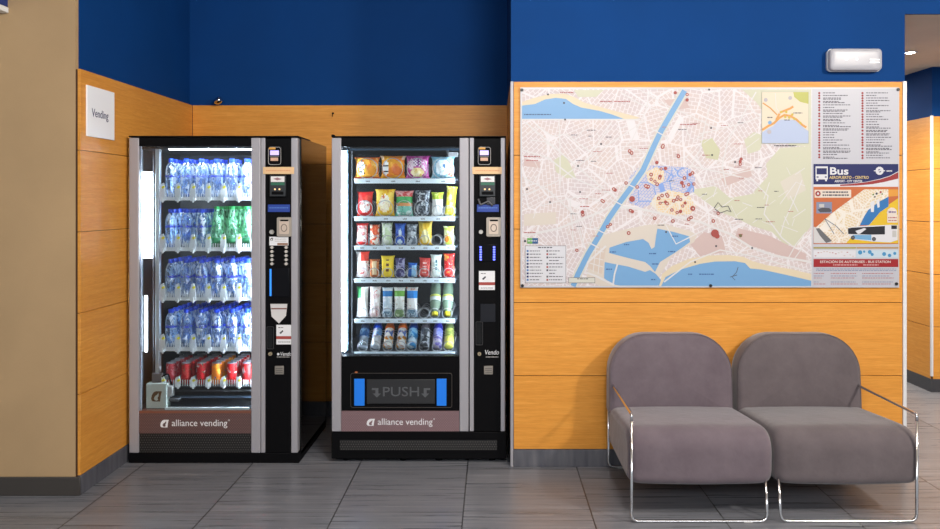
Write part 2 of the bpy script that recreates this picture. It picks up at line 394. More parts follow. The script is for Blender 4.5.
YE = YM - 0.035; ex0, ex1, ez0, ez1 = WX(829, YE), WX(882.5, YE), WZ(71, YE), WZ(48, YE)
el = thing('emergency_light', ((ex0 + ex1) / 2, YM + 0.014, (ez0 + ez1) / 2), 'white oblong emergency light on the blue wall above the map', 'emergency light')
m = M(); P = rr(ex0, ex1, ez0, ez1, 0.022); c0 = ((ex0 + ex1) / 2, (ez0 + ez1) / 2)
def insetP(P, c, d, w, h): return [(c[0] + (x - c[0]) * (1 - 2 * d / w), c[1] + (z - c[1]) * (1 - 2 * d / h)) for x, z in P]
w, h = ex1 - ex0, ez1 - ez0
m.loft([[(x, yy, z) for x, z in insetP(P, c0, d, w, h)] for yy, d in ((YM + 0.014, 0.003), (YM - 0.012, 0.0))], WHITE)
smooth_sharp(m.build('housing', el))
m = M(); m.loft([[(x, yy, z) for x, z in insetP(P, c0, d, w, h)] for yy, d in ((YM - 0.012, 0.002), (YM - 0.034, 0.003), (YM - 0.042, 0.007), (YM - 0.045, 0.016), (YM - 0.046, 0.03))], mat('milky_diffuser', (168, 168, 176), 0.3, spec=0.3))
smooth_sharp(m.build('diffuser', el), 60)
m = M()
for zz in (0.48, 0.36): M().box(ex1 - 0.075, ex1 - 0.02, YM - 0.0475, YM - 0.044, ez0 + h * zz - 0.004, ez0 + h * zz + 0.004, mat('painted_highlight', (244, 244, 248), 0.2), 0.001, 1).build('glint_bar', el)  # pale bars that stand for highlights on the diffuser
for xx in (0.31, 0.5): M().disc(ex0 + w * xx, YM - 0.0475, ez0 + h * 0.5, 0.008, MATS['painted_highlight']).build('glint_dot', el)  # pale dots, also painted highlights

# little chrome wall spot above the back cladding
cs = thing('wall_sensor', (WX(218.5, YB), YB, WZ(101.5, YB)), 'tiny chrome swivel fitting on the blue back wall above the left machine', 'wall fitting')
X, Z = WX(217, YB), WZ(101.5, YB)
M().disc(X, YB + 0.004, Z, 0.02, CHROME, 0.011).tube([(X, YB + 0.006, Z), (X + 0.008, YB - 0.03, Z - 0.004)], 0.008, CHROME).build('mount', cs)
xf = Matrix.Translation((X + 0.022, YB - 0.04, Z)) @ Matrix.Rotation(R(65), 4, 'Y') @ Matrix.Rotation(R(20), 4, 'X')
M().lathe([(0.002, -0.03), (0.016, -0.026), (0.024, -0.008), (0.024, 0.012), (0.019, 0.024), (0.012, 0.027)], CHROME, 18, xf=xf).build('head', cs)
hk = thing('wall_hook', (WX(333, YB), YB, WZ(114.5, YB)), 'tiny dark hook on the back cladding between the two machines', 'hook')
X, Z = WX(333, YB), WZ(114.5, YB)
M().disc(X, YB - 0.003, Z + 0.008, 0.007, BLACK).build('hook_plate', hk)
M().tube(fillet([(X, YB - 0.002, Z + 0.008), (X, YB - 0.02, Z + 0.004), (X, YB - 0.024, Z - 0.012), (X, YB - 0.012, Z - 0.014)], 0.01), 0.0025, BLACK).build('hook_arm', hk)

# Vending sign on the left cladding
y0, y1, z0, z1 = 4.03, 4.322, 1.79, 2.048
vs = thing('wall_sign', (XL, (y0 + y1) / 2, z0), 'small white sign reading Vending on the left wood cladding', 'sign')
M().box(XL + 0.001, XL + 0.009, y0, y1, z0, z1, mat('sign_white', (246, 248, 252), 0.45), 0.0015, 1).build('panel', vs)
m = M(); m.text('Vending', 0, 0, 0, 0.06, NAVY, 0.175, xf=Matrix.Translation((XL + 0.0094, (y0 + y1) / 2 - 0.012, 1.912)) @ Matrix.Rotation(R(90), 4, 'Z'))
m.build('lettering', vs, recalc=False)

# blue flag sign at the upper left, projecting from the beige pier
X = WX(8.0, YC)
fs = thing('flag_sign', (X, YC, 2.4), 'blue projecting sign with white lower edge in the top left corner', 'sign')
M().box(X - 0.03, X, 3.2, YC, 2.425, 2.9, mat('flag_blue', (22, 52, 120), 0.4), 0.002, 1).build('panel', fs)
M().box(X - 0.034, X + 0.004, 3.19, YC, 2.395, 2.4245, WHITE, 0.003, 1).build('edge_trim', fs)

# ------------------------------------------------------------------ vending machines
ORD = ['first', 'second', 'third', 'fourth', 'fifth', 'sixth', 'seventh', 'eighth']
def leaf_mark(m, x, z, w, h, y, outer, inner):
    P = [(0.0, 0.3), (0.06, 0.62), (0.22, 0.88), (0.42, 1.0), (1.0, 1.0), (0.9, 0.55), (0.84, 0.0), (0.2, 0.0), (0.05, 0.1)]
    Q = [(0.36, 0.12), (0.27, 0.3), (0.36, 0.52), (0.58, 0.68), (0.7, 0.86), (0.7, 0.55), (0.6, 0.36), (0.66, 0.16), (0.5, 0.08)]
    m.plate([(x + w * a, z + h * b) for a, b in P], y, outer, 0.0006); m.plate([(x + w * a, z + h * b) for a, b in Q], y - 0.0006, inner, 0.0005)
def dashes(m, x0, x1, z, hgt, y, mt, rnd, words=3):
    """a run of printed words too small to read: short bars"""
    x = x0
    while x < x1 - 0.002:
        w = min(rnd.uniform(0.008, 0.022) * hgt / 0.006, x1 - x); m.plate([(x, z), (x + w, z), (x + w, z + hgt), (x, z + hgt)], y, mt); x += w + hgt * 0.5

class Machine:
    def __init__(s, Y, label, zfoot):
        s.Y = Y; s.s = Y / F; s.root = None; s.label = label; s.zf = zfoot
    def x(s, px, d=0.0): return WX(px, s.Y + d)
    def z(s, py, d=0.0): return WZ(py, s.Y + d)
    def start(s, px0, px1):
        s.root = thing('vending_machine', ((s.x(px0) + s.x(px1)) / 2, s.Y + 0.37, 0), s.label, 'vending machine', 'vending machines')
    def part(s, m, name, par=None, sharp=None):
        o = m.build(name, par or s.root)
        if sharp: smooth_sharp(o, sharp)
        return o

def control_panel(K, px, left):
    """px: panel left edge, right edge; everything mounted on it is a sub-part"""
    Y = K.Y + 0.006; x = lambda p: K.x(p); z = lambda p: K.z(p)
    a, b, top, bot = px
    cp = K.part(M().box(x(a), x(b), Y, Y + 0.05, z(bot), z(top), BLACK, 0.002, 1), 'control_panel')
    o = lambda p: p + a                                     # offsets counted from the panel's left edge
    f = Y - 0.001
    # card reader
    m = M(); m.rrect(x(o(3)), x(o(17)), z(165.5), z(146.5), 0.014, f - 0.016, BLACK, 0.017)
    ring = rr(x(o(3.8)), x(o(16.2)), z(164.7), z(147.3), 0.013); m.tube([(p, f - 0.017, q) for p, q in ring], 0.0014, LGREY, 6, True)
    m.plate([(x(o(5.5)), z(155.2)), (x(o(14.3)), z(155.2)), (x(o(14.3)), z(150.6)), (x(o(5.5)), z(150.6))], f - 0.0165, mat('reader_screen', (178, 164, 236), 0.3, emit=0.7))
    m.rrect(x(o(4.5)), x(o(11)), z(149.6), z(147.6), 0.003, f - 0.022, mat('amber_strip', (208, 150, 56), 0.4), 0.005)
    m.box(x(o(6)), x(o(13.5)), f - 0.021, f - 0.016, z(161), z(157.8), mat('reader_slot', (206, 164, 140), 0.4), 0.001, 1)
    m.box(x(o(5.4)), x(o(14.4)), f - 0.020, f - 0.016, z(157.2), z(156), GREY)
    K.part(m, 'card_reader', cp)
    # paper strip across the panel
    m = M(); m.box(x(o(-2)), x(o(29 if left else 27.5)), K.Y - 0.0035, K.Y - 0.001, z(174), z(167), mat('cream_sticker', (224, 186, 140), 0.55))
    dashes(m, x(o(1)), x(o(25)), z(171), 0.004, K.Y - 0.0038, mat('sticker_print', (212, 138, 96), 0.6), random.Random(3)); K.part(m, 'paper_strip', cp)
    # banknote acceptor
    m = M(); m.box(x(o(5)), x(o(21)), f - 0.02, f + 0.001, z(196.5), z(175.5), mat('acceptor_body', (34, 38, 42), 0.4), 0.003, 2)
    m.box(x(o(6.5)), x(o(20)), f - 0.023, f - 0.019, z(182), z(176.5), mat('acceptor_label', (226, 222, 222), 0.45))
    m.plate([(x(o(9)), z(179)), (x(o(13)), z(177.6)), (x(o(17.5)), z(179.2)), (x(o(13)), z(180.5))], f - 0.0234, mat('label_blush', (150, 110, 118), 0.5))
    m.box(x(o(6.5)), x(o(20)), f - 0.0225, f - 0.019, z(185.2), z(182.3), mat('acceptor_green', (34, 98, 74), 0.4))
    for p in (10.5, 15): m.disc(x(o(p)), f - 0.0225, z(189.3), 0.005, mat('warm_indicator', (255, 214, 150), 0.3, emit=0.4))
    m.box(x(o(7.5)), x(o(19)), f - 0.027, f - 0.019, z(194.5), z(191.5), BLACK, 0.002, 1); K.part(m, 'banknote_acceptor', cp)
    if not left:
        m = M(); m.tube(fillet([(x(o(4)), f - 0.008, z(199)), (x(o(6)), f - 0.016, z(205)), (x(o(14)), f - 0.016, z(201)), (x(o(18)), f - 0.012, z(206))], 0.01), 0.005, GREY)
        m.box(x(o(12)), x(o(21)), f - 0.012, f + 0.001, z(205), z(197), mat('smoked_cover', (52, 52, 56), 0.25), 0.004, 2); K.part(m, 'note_chute', cp)
    # blue label
    m = M(); m.box(x(o(2.5)), x(o(24.5)), f - 0.003, f + 0.001, z(212), z(204.5), mat('blue_label', (30, 62, 150), 0.35), 0.001, 1)
    dashes(m, x(o(4)), x(o(23)), z(208.2), 0.004, f - 0.0032, mat('blue_label_print', (86, 128, 206), 0.4), random.Random(5)); K.part(m, 'blue_label', cp)
    # coin slot unit
    m = M(); c = mat('coin_unit_metal', (168, 158, 146) if left else (172, 172, 176), 0.35, 0.35)
    m.rrect(x(o(12)), x(o(26.5)), z(236.5), z(217.3), 0.008, f - 0.012, c, 0.013)
    m.rrect(x(o(14.5)), x(o(24)), z(234), z(220.5), 0.006, f - 0.015, mat('coin_unit_inner', (206, 188, 172) if left else (206, 206, 210), 0.35, 0.2), 0.003)
    m.box(x(o(15.5)), x(o(23.5)), f - 0.017, f - 0.012, z(221.2), z(219.6), BLACK)
    m.tube([(x(o(19.3)) + 0.016 * math.cos(t), f - 0.016, z(227.8) + 0.02 * math.sin(t)) for t in [R(k * 30) for k in range(12)]], 0.0022, mat('coin_unit_mark', (120, 108, 100), 0.4, 0.2), 6, True)
    K.part(m, 'coin_slot', cp)
    K.part(M().disc(x(o(6.5)), f - 0.012, z(232), 0.0125, mat('satin_knob', (196, 192, 186), 0.3, 0.6), 0.013, 18), 'return_knob', cp)
    # selection keys
    if left:
        m = M(); m.box(x(o(4)), x(o(23)), f - 0.002, f + 0.001, z(245.5), z(236.8), PAPER)
        leaf_mark(m, x(o(5)), z(240.6), 0.016, 0.016, f - 0.0026, INK, PAPER); rnd = random.Random(9)
        for q in (239.5, 241.5): dashes(m, x(o(9.5)), x(o(21)), z(q), 0.0035, f - 0.0024, LGREY, rnd)
        m.box(x(o(12)), x(o(22.5)), f - 0.0024, f - 0.001, z(245.2), z(243), mat('tan_print', (150, 116, 96), 0.5)); K.part(m, 'instruction_label', cp)
        for p in (6.6, 20.8):
            for q in range(5):
                zz = z(247.5 + q * 4.1)
                K.part(M().disc(x(o(p)), f - 0.007, zz, 0.0082, mat('pale_key', (214, 208, 200), 0.35, 0.2), 0.008, 14).box(x(o(p)) - 0.013, x(o(p)) + 0.013, f - 0.003, f + 0.001, zz - 0.0018, zz + 0.0018, GREY), 'selection_key', cp)
        m = M(); m.box(x(o(4)), x(o(24)), f - 0.004, f + 0.001, z(297), z(268), mat('dark_window', (14, 15, 19), 0.2, spec=0.12), 0.003, 2)
        m.box(x(o(4.4)), x(o(6.2)), f - 0.0046, f - 0.002, z(296), z(269), mat('blue_edge_light', (40, 120, 220), 0.4, emit=0.8)); K.part(m, 'display_window', cp)
        P = [(x(o(5)), z(304)), (x(o(22)), z(304)), (x(o(20.6)), z(316)), (x(o(13.6)), z(323.5)), (x(o(6.2)), z(316.5))]
        m = M(); m.plate(P, f - 0.003, mat('shield_sticker', (206, 204, 204), 0.5), 0.003)
        m.box(x(o(5.8)), x(o(21.4)), f - 0.0034, f - 0.002, z(309.4), z(308), mat('sticker_brown', (128, 84, 76), 0.5)); K.part(m, 'shield_sticker', cp)
        lx = (11, 27, 325, 344.5)
    else:
        m = M(); m.box(x(o(2)), x(o(23.5)), f - 0.004, f + 0.001, z(261.5), z(244.5), mat('dark_window', (14, 15, 19), 0.2, spec=0.12), 0.003, 2); K.part(m, 'keypad_window', cp)
        for p in (6.3, 19.7):
            for q in range(6):
                zz = z(247.2 + q * 2.45)
                K.part(M().rrect(x(o(p)) - 0.006, x(o(p)) + 0.006, zz - 0.0045, zz + 0.0045, 0.002, f - 0.0075, mat('blue_lit_key', (92, 104, 255), 0.4, emit=2.2), 0.004), 'selection_key', cp)
        lx = (4.5, 20.5, 271, 290)
        m = M(); m.box(x(o(6)), x(o(21)), f - 0.003, f + 0.001, z(322), z(304), mat('slate_plate', (34, 36, 42), 0.5, spec=0.1), 0.001, 1); K.part(m, 'blank_plate', cp)
    # white and red label
    m = M(); A, B, T, Bo = lx; m.box(x(o(A)), x(o(B)), f - 0.0025, f + 0.001, z(Bo), z(T), PAPER)
    m.box(x(o(A)), x(o(B)), f - 0.003, f - 0.001, z(T + 14.2), z(T + 11.2), mat('label_red', (158, 62, 56), 0.5)); rnd = random.Random(4)
    dashes(m, x(o(A + 2)), x(o(B - 2)), z(T + 17.4), 0.004, f - 0.0028, GREY, rnd); dashes(m, x(o(A + 2)), x(o(A + 7)), z(T + 3), 0.004, f - 0.0028, GREY, rnd)
    m.plate([(x(o(A + 3)), z(T + 8)), (x(o(A + 6.5)), z(T + 5)), (x(o(A + 7)), z(T + 6.5)), (x(o(A + 4.5)), z(T + 9))], f - 0.0028, INK); K.part(m, 'warning_label', cp)
    # coin return, lock, maker's name, lock plate
    T, Bo = (327, 349) if left else (322, 345)
    m = M(); ring = rr(x(o(1.6)), x(o(8.2)), z(Bo), z(T), 0.004); m.rrect(x(o(2.4)), x(o(7.4)), z(Bo - 1), z(T + 1), 0.003, f - 0.002, BLACKG, 0.003)
    m.tube([(p, f - 0.001, q) for p, q in ring], 0.0016, mat('slot_outline', (58, 58, 60) if left else (104, 104, 108), 0.4), 6, True)
    K.part(m, 'card_slot', cp)
    K.part(M().disc(x(o(5)), f - 0.009, z(354), 0.0105, mat('brass_lock', (196, 180, 150), 0.3, 0.6), 0.01, 18).box(x(o(5)) - 0.0012, x(o(5)) + 0.0012, f - 0.0098, f - 0.008, z(354) - 0.005, z(354) + 0.005, BLACK), 'lock', cp)
    m = M()
    if left:
        m.disc(x(o(12.8)), f - 0.001, z(354.3), 0.007, PAPER, 0.001); m.text('Vendo', x(o(20.2)), z(354.2), f - 0.0006, 0.03, PAPER, 0.062, shear=0.25)
    else: m.text('Vendo', x(o(17.2)), z(352.6), f - 0.0006, 0.038, PAPER, 0.078, shear=0.2)
    dashes(m, x(o(11.5)), x(o(24)), z(357.5), 0.004, f - 0.0006, LGREY, random.Random(8))
    K.part(m, 'maker_name', cp)
    m = M(); m.box(x(o(9.5)), x(o(18.5)), f - 0.006, f + 0.001, z(374.5), z(366), mat('lock_plate', (148, 142, 134), 0.35, 0.4), 0.002, 1)
    for q in (368.4, 370.4, 372.4): m.box(x(o(10.5)), x(o(17.5)), f - 0.0075, f - 0.005, z(q + 0.6), z(q - 0.2), mat('lock_plate_rib', (98, 94, 90), 0.4))
    K.part(m, 'lock_plate', cp)
    return cp

def brand_strip(K, pm, a, b, T, Bo, lx, tx, tz):
    lp = K.part(M().box(K.x(a), K.x(b), K.Y + 0.004, K.Y + 0.04, K.z(Bo), K.z(T), pm), 'name_panel')
    m = M(); f = K.Y + 0.0035
    leaf_mark(m, K.x(lx[0]), K.z(lx[3]), K.x(lx[1]) - K.x(lx[0]), K.z(lx[2]) - K.z(lx[3]), f, PAPER, pm); K.part(m, 'leaf_emblem', lp)
    m = M(); m.text('alliance vending', K.x((tx[0] + tx[1]) / 2), K.z(tz), f, 0.052, PAPER, K.x(tx[1]) - K.x(tx[0]), bold=0.0)
    m.tube([(K.x(tx[1] + 1.7) + 0.004 * math.cos(R(t)), f, K.z(tz - 3) + 0.004 * math.sin(R(t))) for t in range(0, 360, 45)], 0.0009, PAPER, 5, True)
    K.part(m, 'lettering', lp)

def cabinet(K, a, b, ia, ib, it, ibot, top, depth, lining, base):
    """steel shell: outer sides, back, top, bottom and the lining of the lit cavity"""
    Y0, Y1 = K.Y + 0.055, K.Y + depth; x, z = K.x, K.z; zb = base
    m = M(); m.box(x(a), x(ia) - 0.012, Y0, Y1, zb, z(top), BLACKG, 0.003, 1); m.box(x(ib) + 0.012, x(b), Y0, Y1, zb, z(top), BLACKG, 0.003, 1)
    m.box(x(ia) - 0.013, x(ib) + 0.013, Y1 - 0.03, Y1, zb, z(top), BLACKG); m.box(x(ia) - 0.013, x(ib) + 0.013, Y0, Y1 - 0.03, z(it) + 0.012, z(top), BLACKG); m.box(x(ia) - 0.013, x(ib) + 0.013, Y0, Y1 - 0.03, zb, z(ibot) - 0.012, BLACKG)
    K.part(m, 'cabinet')
    m = M(); A, B, T, Bo = x(ia), x(ib), z(it), z(ibot)
    m.box(A - 0.0118, A, Y0, Y1 - 0.042, Bo, T, lining); m.box(B, B + 0.0118, Y0, Y1 - 0.042, Bo, T, lining)
    m.box(A, B, Y1 - 0.042, Y1 - 0.031, Bo, T, lining); m.box(A, B, Y0, Y1 - 0.042, T, T + 0.0118, lining); m.box(A, B, Y0, Y1 - 0.042, Bo - 0.0118, Bo, lining)
    K.part(m, 'lining')

# ---------------- the drinks machine at the left
K = Machine(4.46, 'tall black and grey drinks machine holding water bottles, beside the Vending sign', 0.0)
K.start(128.6, 299)
x, z = K.x, K.z
cabinet(K, 128.6, 299, 131.5, 258.4, 148, 411, 137, 0.74, DARK, 0.03)
K.part(M().box(x(129), x(138.6), K.Y, K.Y + 0.05, z(453), z(137.8), ALU, 0.004, 2), 'door_stile')
K.part(M().box(x(251), x(260.4), K.Y, K.Y + 0.05, z(453), z(137.8), ALU, 0.004, 2), 'door_stile')
K.part(M().box(x(260.8), x(265), K.Y + 0.002, K.Y + 0.05, z(453), z(137.8), ALU, 0.003, 2), 'panel_stile')
K.part(M().box(x(291), x(297.6), K.Y, K.Y + 0.05, z(453), z(137.8), ALU, 0.004, 2), 'panel_stile')
K.part(M().box(x(138.7), x(250.9), K.Y + 0.006, K.Y + 0.05, z(146), z(137.6), BLACK), 'door_header')
K.part(M().box(x(128.6), x(298.4), K.Y - 0.002, K.Y + 0.3, z(137.2), z(135.8), BLACK, 0.002, 1), 'top_cap')
K.part(M().box(x(138.7), x(250.9), K.Y + 0.02, K.Y + 0.025, z(411), z(146), GLASS), 'door_glass')
K.part(M().box(x(138.7), x(250.9), K.Y + 0.004, K.Y + 0.05, z(413.4), z(411.2), mat('brown_ledge', (120, 74, 58), 0.4)), 'glass_ledge')
brand_strip(K, BROWN, 138.7, 250.9, 413.5, 433.6, (160, 168.5, 420, 427.6), (171.5, 227), 423.4)
K.part(M().box(x(138.7), x(250.9), K.Y + 0.008, K.Y + 0.05, z(452.8), z(433.8), GRILLE), 'vent_grille')
K.part(M().box(x(128.6), x(299), K.Y + 0.004, K.Y + 0.72, 0.0, z(453.2), BLACK, 0.004, 2), 'plinth')
control_panel(K, (265.2, 290.8, 138.2, 453), True)
# lift shaft at the left of the cavity, lamp tubes, glowing panels, post, delivery lift
D = 0.09
K.part(M().box(x(155, D), x(159.4, D), K.Y + D, K.Y + D + 0.03, z(410, D) + 0.012, z(146.5, D), mat('pale_post', (176, 188, 194), 0.35, 0.3), 0.003, 1), 'shelf_post')
K.part(M().box(x(142.4, 0.1), x(152, 0.1), K.Y + 0.1, K.Y + 0.112, z(258, 0.1), z(172, 0.1), GLOW, 0.003, 1), 'glow_panel')  # glowing panel standing in for a wide light's reflection
K.part(M().box(x(144.4, 0.1), x(147, 0.1), K.Y + 0.1, K.Y + 0.11, z(352, 0.1), z(296, 0.1), GLOW, 0.003, 1), 'glow_panel')
K.part(M().tube([(x(169, 0.07), K.Y + 0.075, z(149.2, 0.07)), (x(251, 0.07), K.Y + 0.075, z(149.2, 0.07))], 0.0035, TUBE, 10), 'lamp_tube')
K.part(M().tube([(x(256.4), K.Y + 0.066, z(405)), (x(256.4), K.Y + 0.066, z(150))], 0.008, TUBE, 10), 'lamp_tube')
K.part(M().box(x(140.5, .06), x(142, .06), K.Y + 0.06, K.Y + 0.075, z(409), z(149), mat('seal_grey', (74, 86, 92), 0.4)).box(x(152.8, .2), x(153.8, .2), K.Y + 0.2, K.Y + 0.21, z(400, .2), z(152, .2), GREY), 'guide_rail')
m = M(); d = 0.06
m.box(x(146, d), x(166.8, d), K.Y + d, K.Y + d + 0.05, z(409.6, d), z(383.5, d), mat('lift_box', (206, 218, 210), 0.35), 0.004, 2)
m.box(x(166, d), x(172, d), K.Y + d + 0.005, K.Y + d + 0.04, z(397, d), z(386.5, d), LGREY, 0.004, 2); m.box(x(150, d), x(160, d), K.Y + d + 0.02, K.Y + d + 0.05, z(383.6, d), z(374, d), GREY, 0.004, 1)
m.box(x(168, d), x(178, d), K.Y + d + 0.01, K.Y + d + 0.05, z(402, d), z(399, d), GREY, 0.003, 1); m.box(x(153, d), x(166, d), K.Y + d + 0.03, K.Y + d + 0.05, z(381, d), z(377, d), mat('lift_motor', (120, 128, 134), 0.4), 0.003, 1)
m.tube(fillet([(x(160, d), K.Y + d + 0.025, z(378, d)), (x(166, d), K.Y + d + 0.03, z(374, d)), (x(169.5, d), K.Y + d + 0.03, z(386, d))], 0.02), 0.004, BLACK)
lf = K.part(m, 'delivery_lift')
m = M(); leaf_mark(m, x(151.2, d), z(401.5, d), 0.06, 0.058, K.Y + d - 0.0008, mat('emblem_brown', (96, 74, 50), 0.5), MATS['lift_box']); K.part(m, 'leaf_emblem', lf)
d = 0.3
K.part(M().box(x(160, d), x(258, d), K.Y + d, K.Y + d + 0.02, z(391.4, d), z(389.8, d), GREY).box(x(162, d), x(258, d), K.Y + 0.2, K.Y + 0.215, z(398, .2), z(396, .2), mat('blue_rail', (96, 116, 140), 0.3, 0.5)), 'lift_rail')
K.part(M().box(x(168, .07), x(251, .07), K.Y + 0.026, K.Y + 0.04, z(411), z(408.8), mat('lit_ledge', (226, 232, 230), 0.4)), 'cavity_ledge')

# shelves: tray, white front rail with pegs, clear lane stops with a yellow tip
LANE = [171.3 + 15.2 * i for i in range(6)]
DB = 0.14; YBt = K.Y + DB; sb = YBt / F
SHELF_L = [(197.4, 200.4), (247.6, 251), (297.6, 300.4), (347.4, 351), (383.8, 386.2)]
for r, (tpx, bpx) in enumerate(SHELF_L):
    zt = WZ(tpx, YBt); Yr = K.Y + 0.095; zr0 = WZ(bpx, Yr)
    can = r == 4
    sh = K.part(M().box(x(160.5, DB), x(256, 0.1) - 0.001, YBt - 0.04, K.Y + 0.66, zt - 0.008, zt, DARK if can else mat('shelf_tray', (120, 126, 132), 0.45)), 'shelf')
    m = M(); m.box(WX(161, Yr), WX(255.5, Yr), Yr - 0.004, Yr, zr0, WZ(tpx - 0.4, Yr) if not can else zr0 + 0.004, WHITE if not can else GREY)
    for k in range(40):
        px = WX(162 + k * 2.34, Yr); m.box(px - 0.0022, px + 0.0022, Yr - 0.006, Yr - 0.002, zr0 + 0.002, WZ(tpx - 4.2, Yr), WHITE, 0.001, 1)
    K.part(m, 'front_rail', sh)
    for i in range(7):
        c = WX(LANE[0] - 7.6 + 15.2 * i, Yr); 
        if i == 6: c = WX(254.2, Yr)
        hgt = 0.1 if not can else 0.058
        m = M(); P = [(c - 0.017, zr0 - 0.004), (c + 0.010, zr0 - 0.004), (c + 0.014, zr0 + 0.02), (c + 0.012, zr0 + hgt * 0.7), (c + 0.004, zr0 + hgt), (c - 0.012, zr0 + hgt * 0.92), (c - 0.019, zr0 + hgt * 0.6), (c - 0.02, zr0 + 0.02)]
        m.plate(P, Yr - 0.012, GLASSY, 0.006)
        m.box(c - 0.006, c + 0.005, Yr - 0.016, Yr - 0.0125, zr0 - 0.012, zr0 + 0.018, WHITE, 0.003, 2)
        cd = WX(LANE[0] - 7.6 + 15.2 * i, YBt) if i < 6 else c
        m.box(cd - 0.0015, cd + 0.0015, Yr + 0.004, Yr + 0.18, zt + 0.0005, zt + 0.045, GLASSY)
        if i < 6:
            xf = Matrix.Translation((c + 0.004, Yr - 0.0145, zr0 + hgt * (0.75 if not can else 0.62))) @ Matrix.Rotation(R(-35), 4, 'Y')
            m.box(-0.009, 0.009, -0.003, 0.002, -0.006, 0.007, YEL, 0.002, 1, xf)
        K.part(m, 'lane_stop', sh)

# the bottles and cans: one of each kind, then copies down the lanes
def proto(name, body, bmat, extras):
    m = M(); m.lathe(body, bmat, 18); o = m.build(name)
    for nm, prof, mt in extras: c = M(); c.lathe(prof, mt, 18); c.build(nm, o)
    return o
BODY = [(0.004, 0.004), (0.024, 0.0), (0.031, 0.004), (0.0325, 0.015), (0.0315, 0.03), (0.0325, 0.036), (0.0315, 0.046), (0.0325, 0.052), (0.0315, 0.062), (0.0325, 0.07), (0.0315, 0.08), (0.032, 0.088), (0.032, 0.116),
        (0.0325, 0.124), (0.0322, 0.14), (0.0315, 0.156), (0.0285, 0.172), (0.023, 0.185), (0.016, 0.195), (0.0125, 0.2), (0.0125, 0.212)]
def label_mat():
    m = mat('water_label', (190, 212, 244), 0.4); t = NT(m)
    v = t.coords((1, 1, 1)); n = t.n('ShaderNodeTexNoise', Scale=38.0, Detail=1.0); t.l(v, n.inputs['Vector'])
    sp = t.n('ShaderNodeSeparateXYZ'); t.l(v, sp.inputs[0])
    band = t.math('MULTIPLY', t.math('GREATER_THAN', sp.outputs['Z'], 0.116), t.math('LESS_THAN', sp.outputs['Z'], 0.127))
    f = t.math('MULTIPLY', t.ramp(n.outputs['Fac'], [(0.42, (0, 0, 0, 1)), (0.48, (1, 1, 1, 1))]), band)
    t.l(t.mix(f, lin((214, 228, 246)), lin((22, 38, 170))), t.b.inputs['Base Color'])
    out = [q for q in t.t.nodes if q.type == 'OUTPUT_MATERIAL'][0]; tr = t.n('ShaderNodeBsdfTransparent')
    mx = t.n('ShaderNodeMixShader'); t.l(t.math('ADD', t.math('MULTIPLY', f, 0.8), 0.14), mx.inputs[0]); t.l(tr.outputs[0], mx.inputs[1]); t.l(t.b.outputs[0], mx.inputs[2]); t.l(mx.outputs[0], out.inputs['Surface'])
    return m
water = proto('water_bottle', BODY, WATER, [('bottle_cap', [(0.0148, 0.2), (0.0155, 0.203), (0.0155, 0.219), (0.0135, 0.222), (0.002, 0.2225)], CAPB), ('bottle_label', [(0.0332, 0.09), (0.0332, 0.134)], label_mat())])
GBODY = [(0.004, 0.004), (0.026, 0.0), (0.0315, 0.004), (0.0325, 0.02), (0.0325, 0.085), (0.031, 0.11), (0.027, 0.145), (0.0215, 0.18), (0.0165, 0.208), (0.0135, 0.22), (0.0135, 0.226)]
green = proto('green_bottle', GBODY, GREENB, [('bottle_cap', [(0.0148, 0.219), (0.0155, 0.221), (0.0155, 0.234), (0.0135, 0.237), (0.002, 0.2375)], CAPG), ('bottle_label', [(0.033, 0.022), (0.033, 0.056)], mat('green_label', (16, 112, 62), 0.4))])
CANP = [(0.02, 0.004), (0.023, 0.0), (0.0265, 0.003), (0.029, 0.01), (0.029, 0.112), (0.0265, 0.12)]
cans = []
for nm, cs in (('pink', ((206, 62, 70), (226, 120, 124), (224, 150, 150))), ('crimson', ((192, 30, 34), (206, 66, 60), (80, 130, 84))), ('scarlet', ((204, 24, 32), (232, 226, 222), (36, 108, 60))), ('orange', ((240, 132, 20), (246, 160, 40), (60, 90, 170))), ('red', ((200, 26, 30), (230, 214, 210), (190, 30, 36))), ('red and white', ((196, 34, 36), (226, 220, 216), (202, 60, 50)))):
    pm = pack_mat('can_' + nm.replace(' ', '_'), *cs, scale=24, seed=len(cans) * 3.1, lo=0.56, hi=0.62)
    cans.append((nm, proto('drink_can', CANP, pm, [('can_lid', [(0.0265, 0.12), (0.026, 0.1235), (0.0245, 0.1235), (0.0235, 0.1215), (0.002, 0.1215)], ALU)])))
used = set()
def put(src, loc, label, cat, group):
    if src.name not in used: o = src; used.add(src.name)
    else:
        o = src.copy(); COL.objects.link(o)
        for ch in src.children:
            c = ch.copy(); COL.objects.link(c); c.parent = o
    o.location = loc; o.rotation_euler.z = random.uniform(0, 6.28)
    return tag(o, label, cat, group)
SHN = ['top shelf', 'second shelf', 'third shelf', 'fourth shelf', 'bottom shelf']
for r, deep in enumerate((3, 4, 5, 6, 5)):
    zt = WZ(SHELF_L[r][0], YBt) + 0.0004
    for i in range(6):
        for k in range(deep):
            loc = (WX(LANE[i], YBt), YBt + k * (0.069 if r < 4 else 0.062), zt)
            where = f"{ORD[i]} lane from left, " + ('right behind the glass' if k == 0 else f"{ORD[k]} from the glass")
            if r == 4:
                nm, src = cans[i]; put(src, loc, f"{nm} drink can, bottom shelf, {where}", 'drink can', 'drink cans on the bottom shelf')
            elif r == 1 and i >= 3: put(green, loc, f"green bottle, second shelf, {where}", 'bottle', 'green bottles on the second shelf')
            else: put(water, loc, f"blue-capped water bottle, {SHN[r]}, {where}", 'bottle', f'water bottles on the {SHN[r]}')

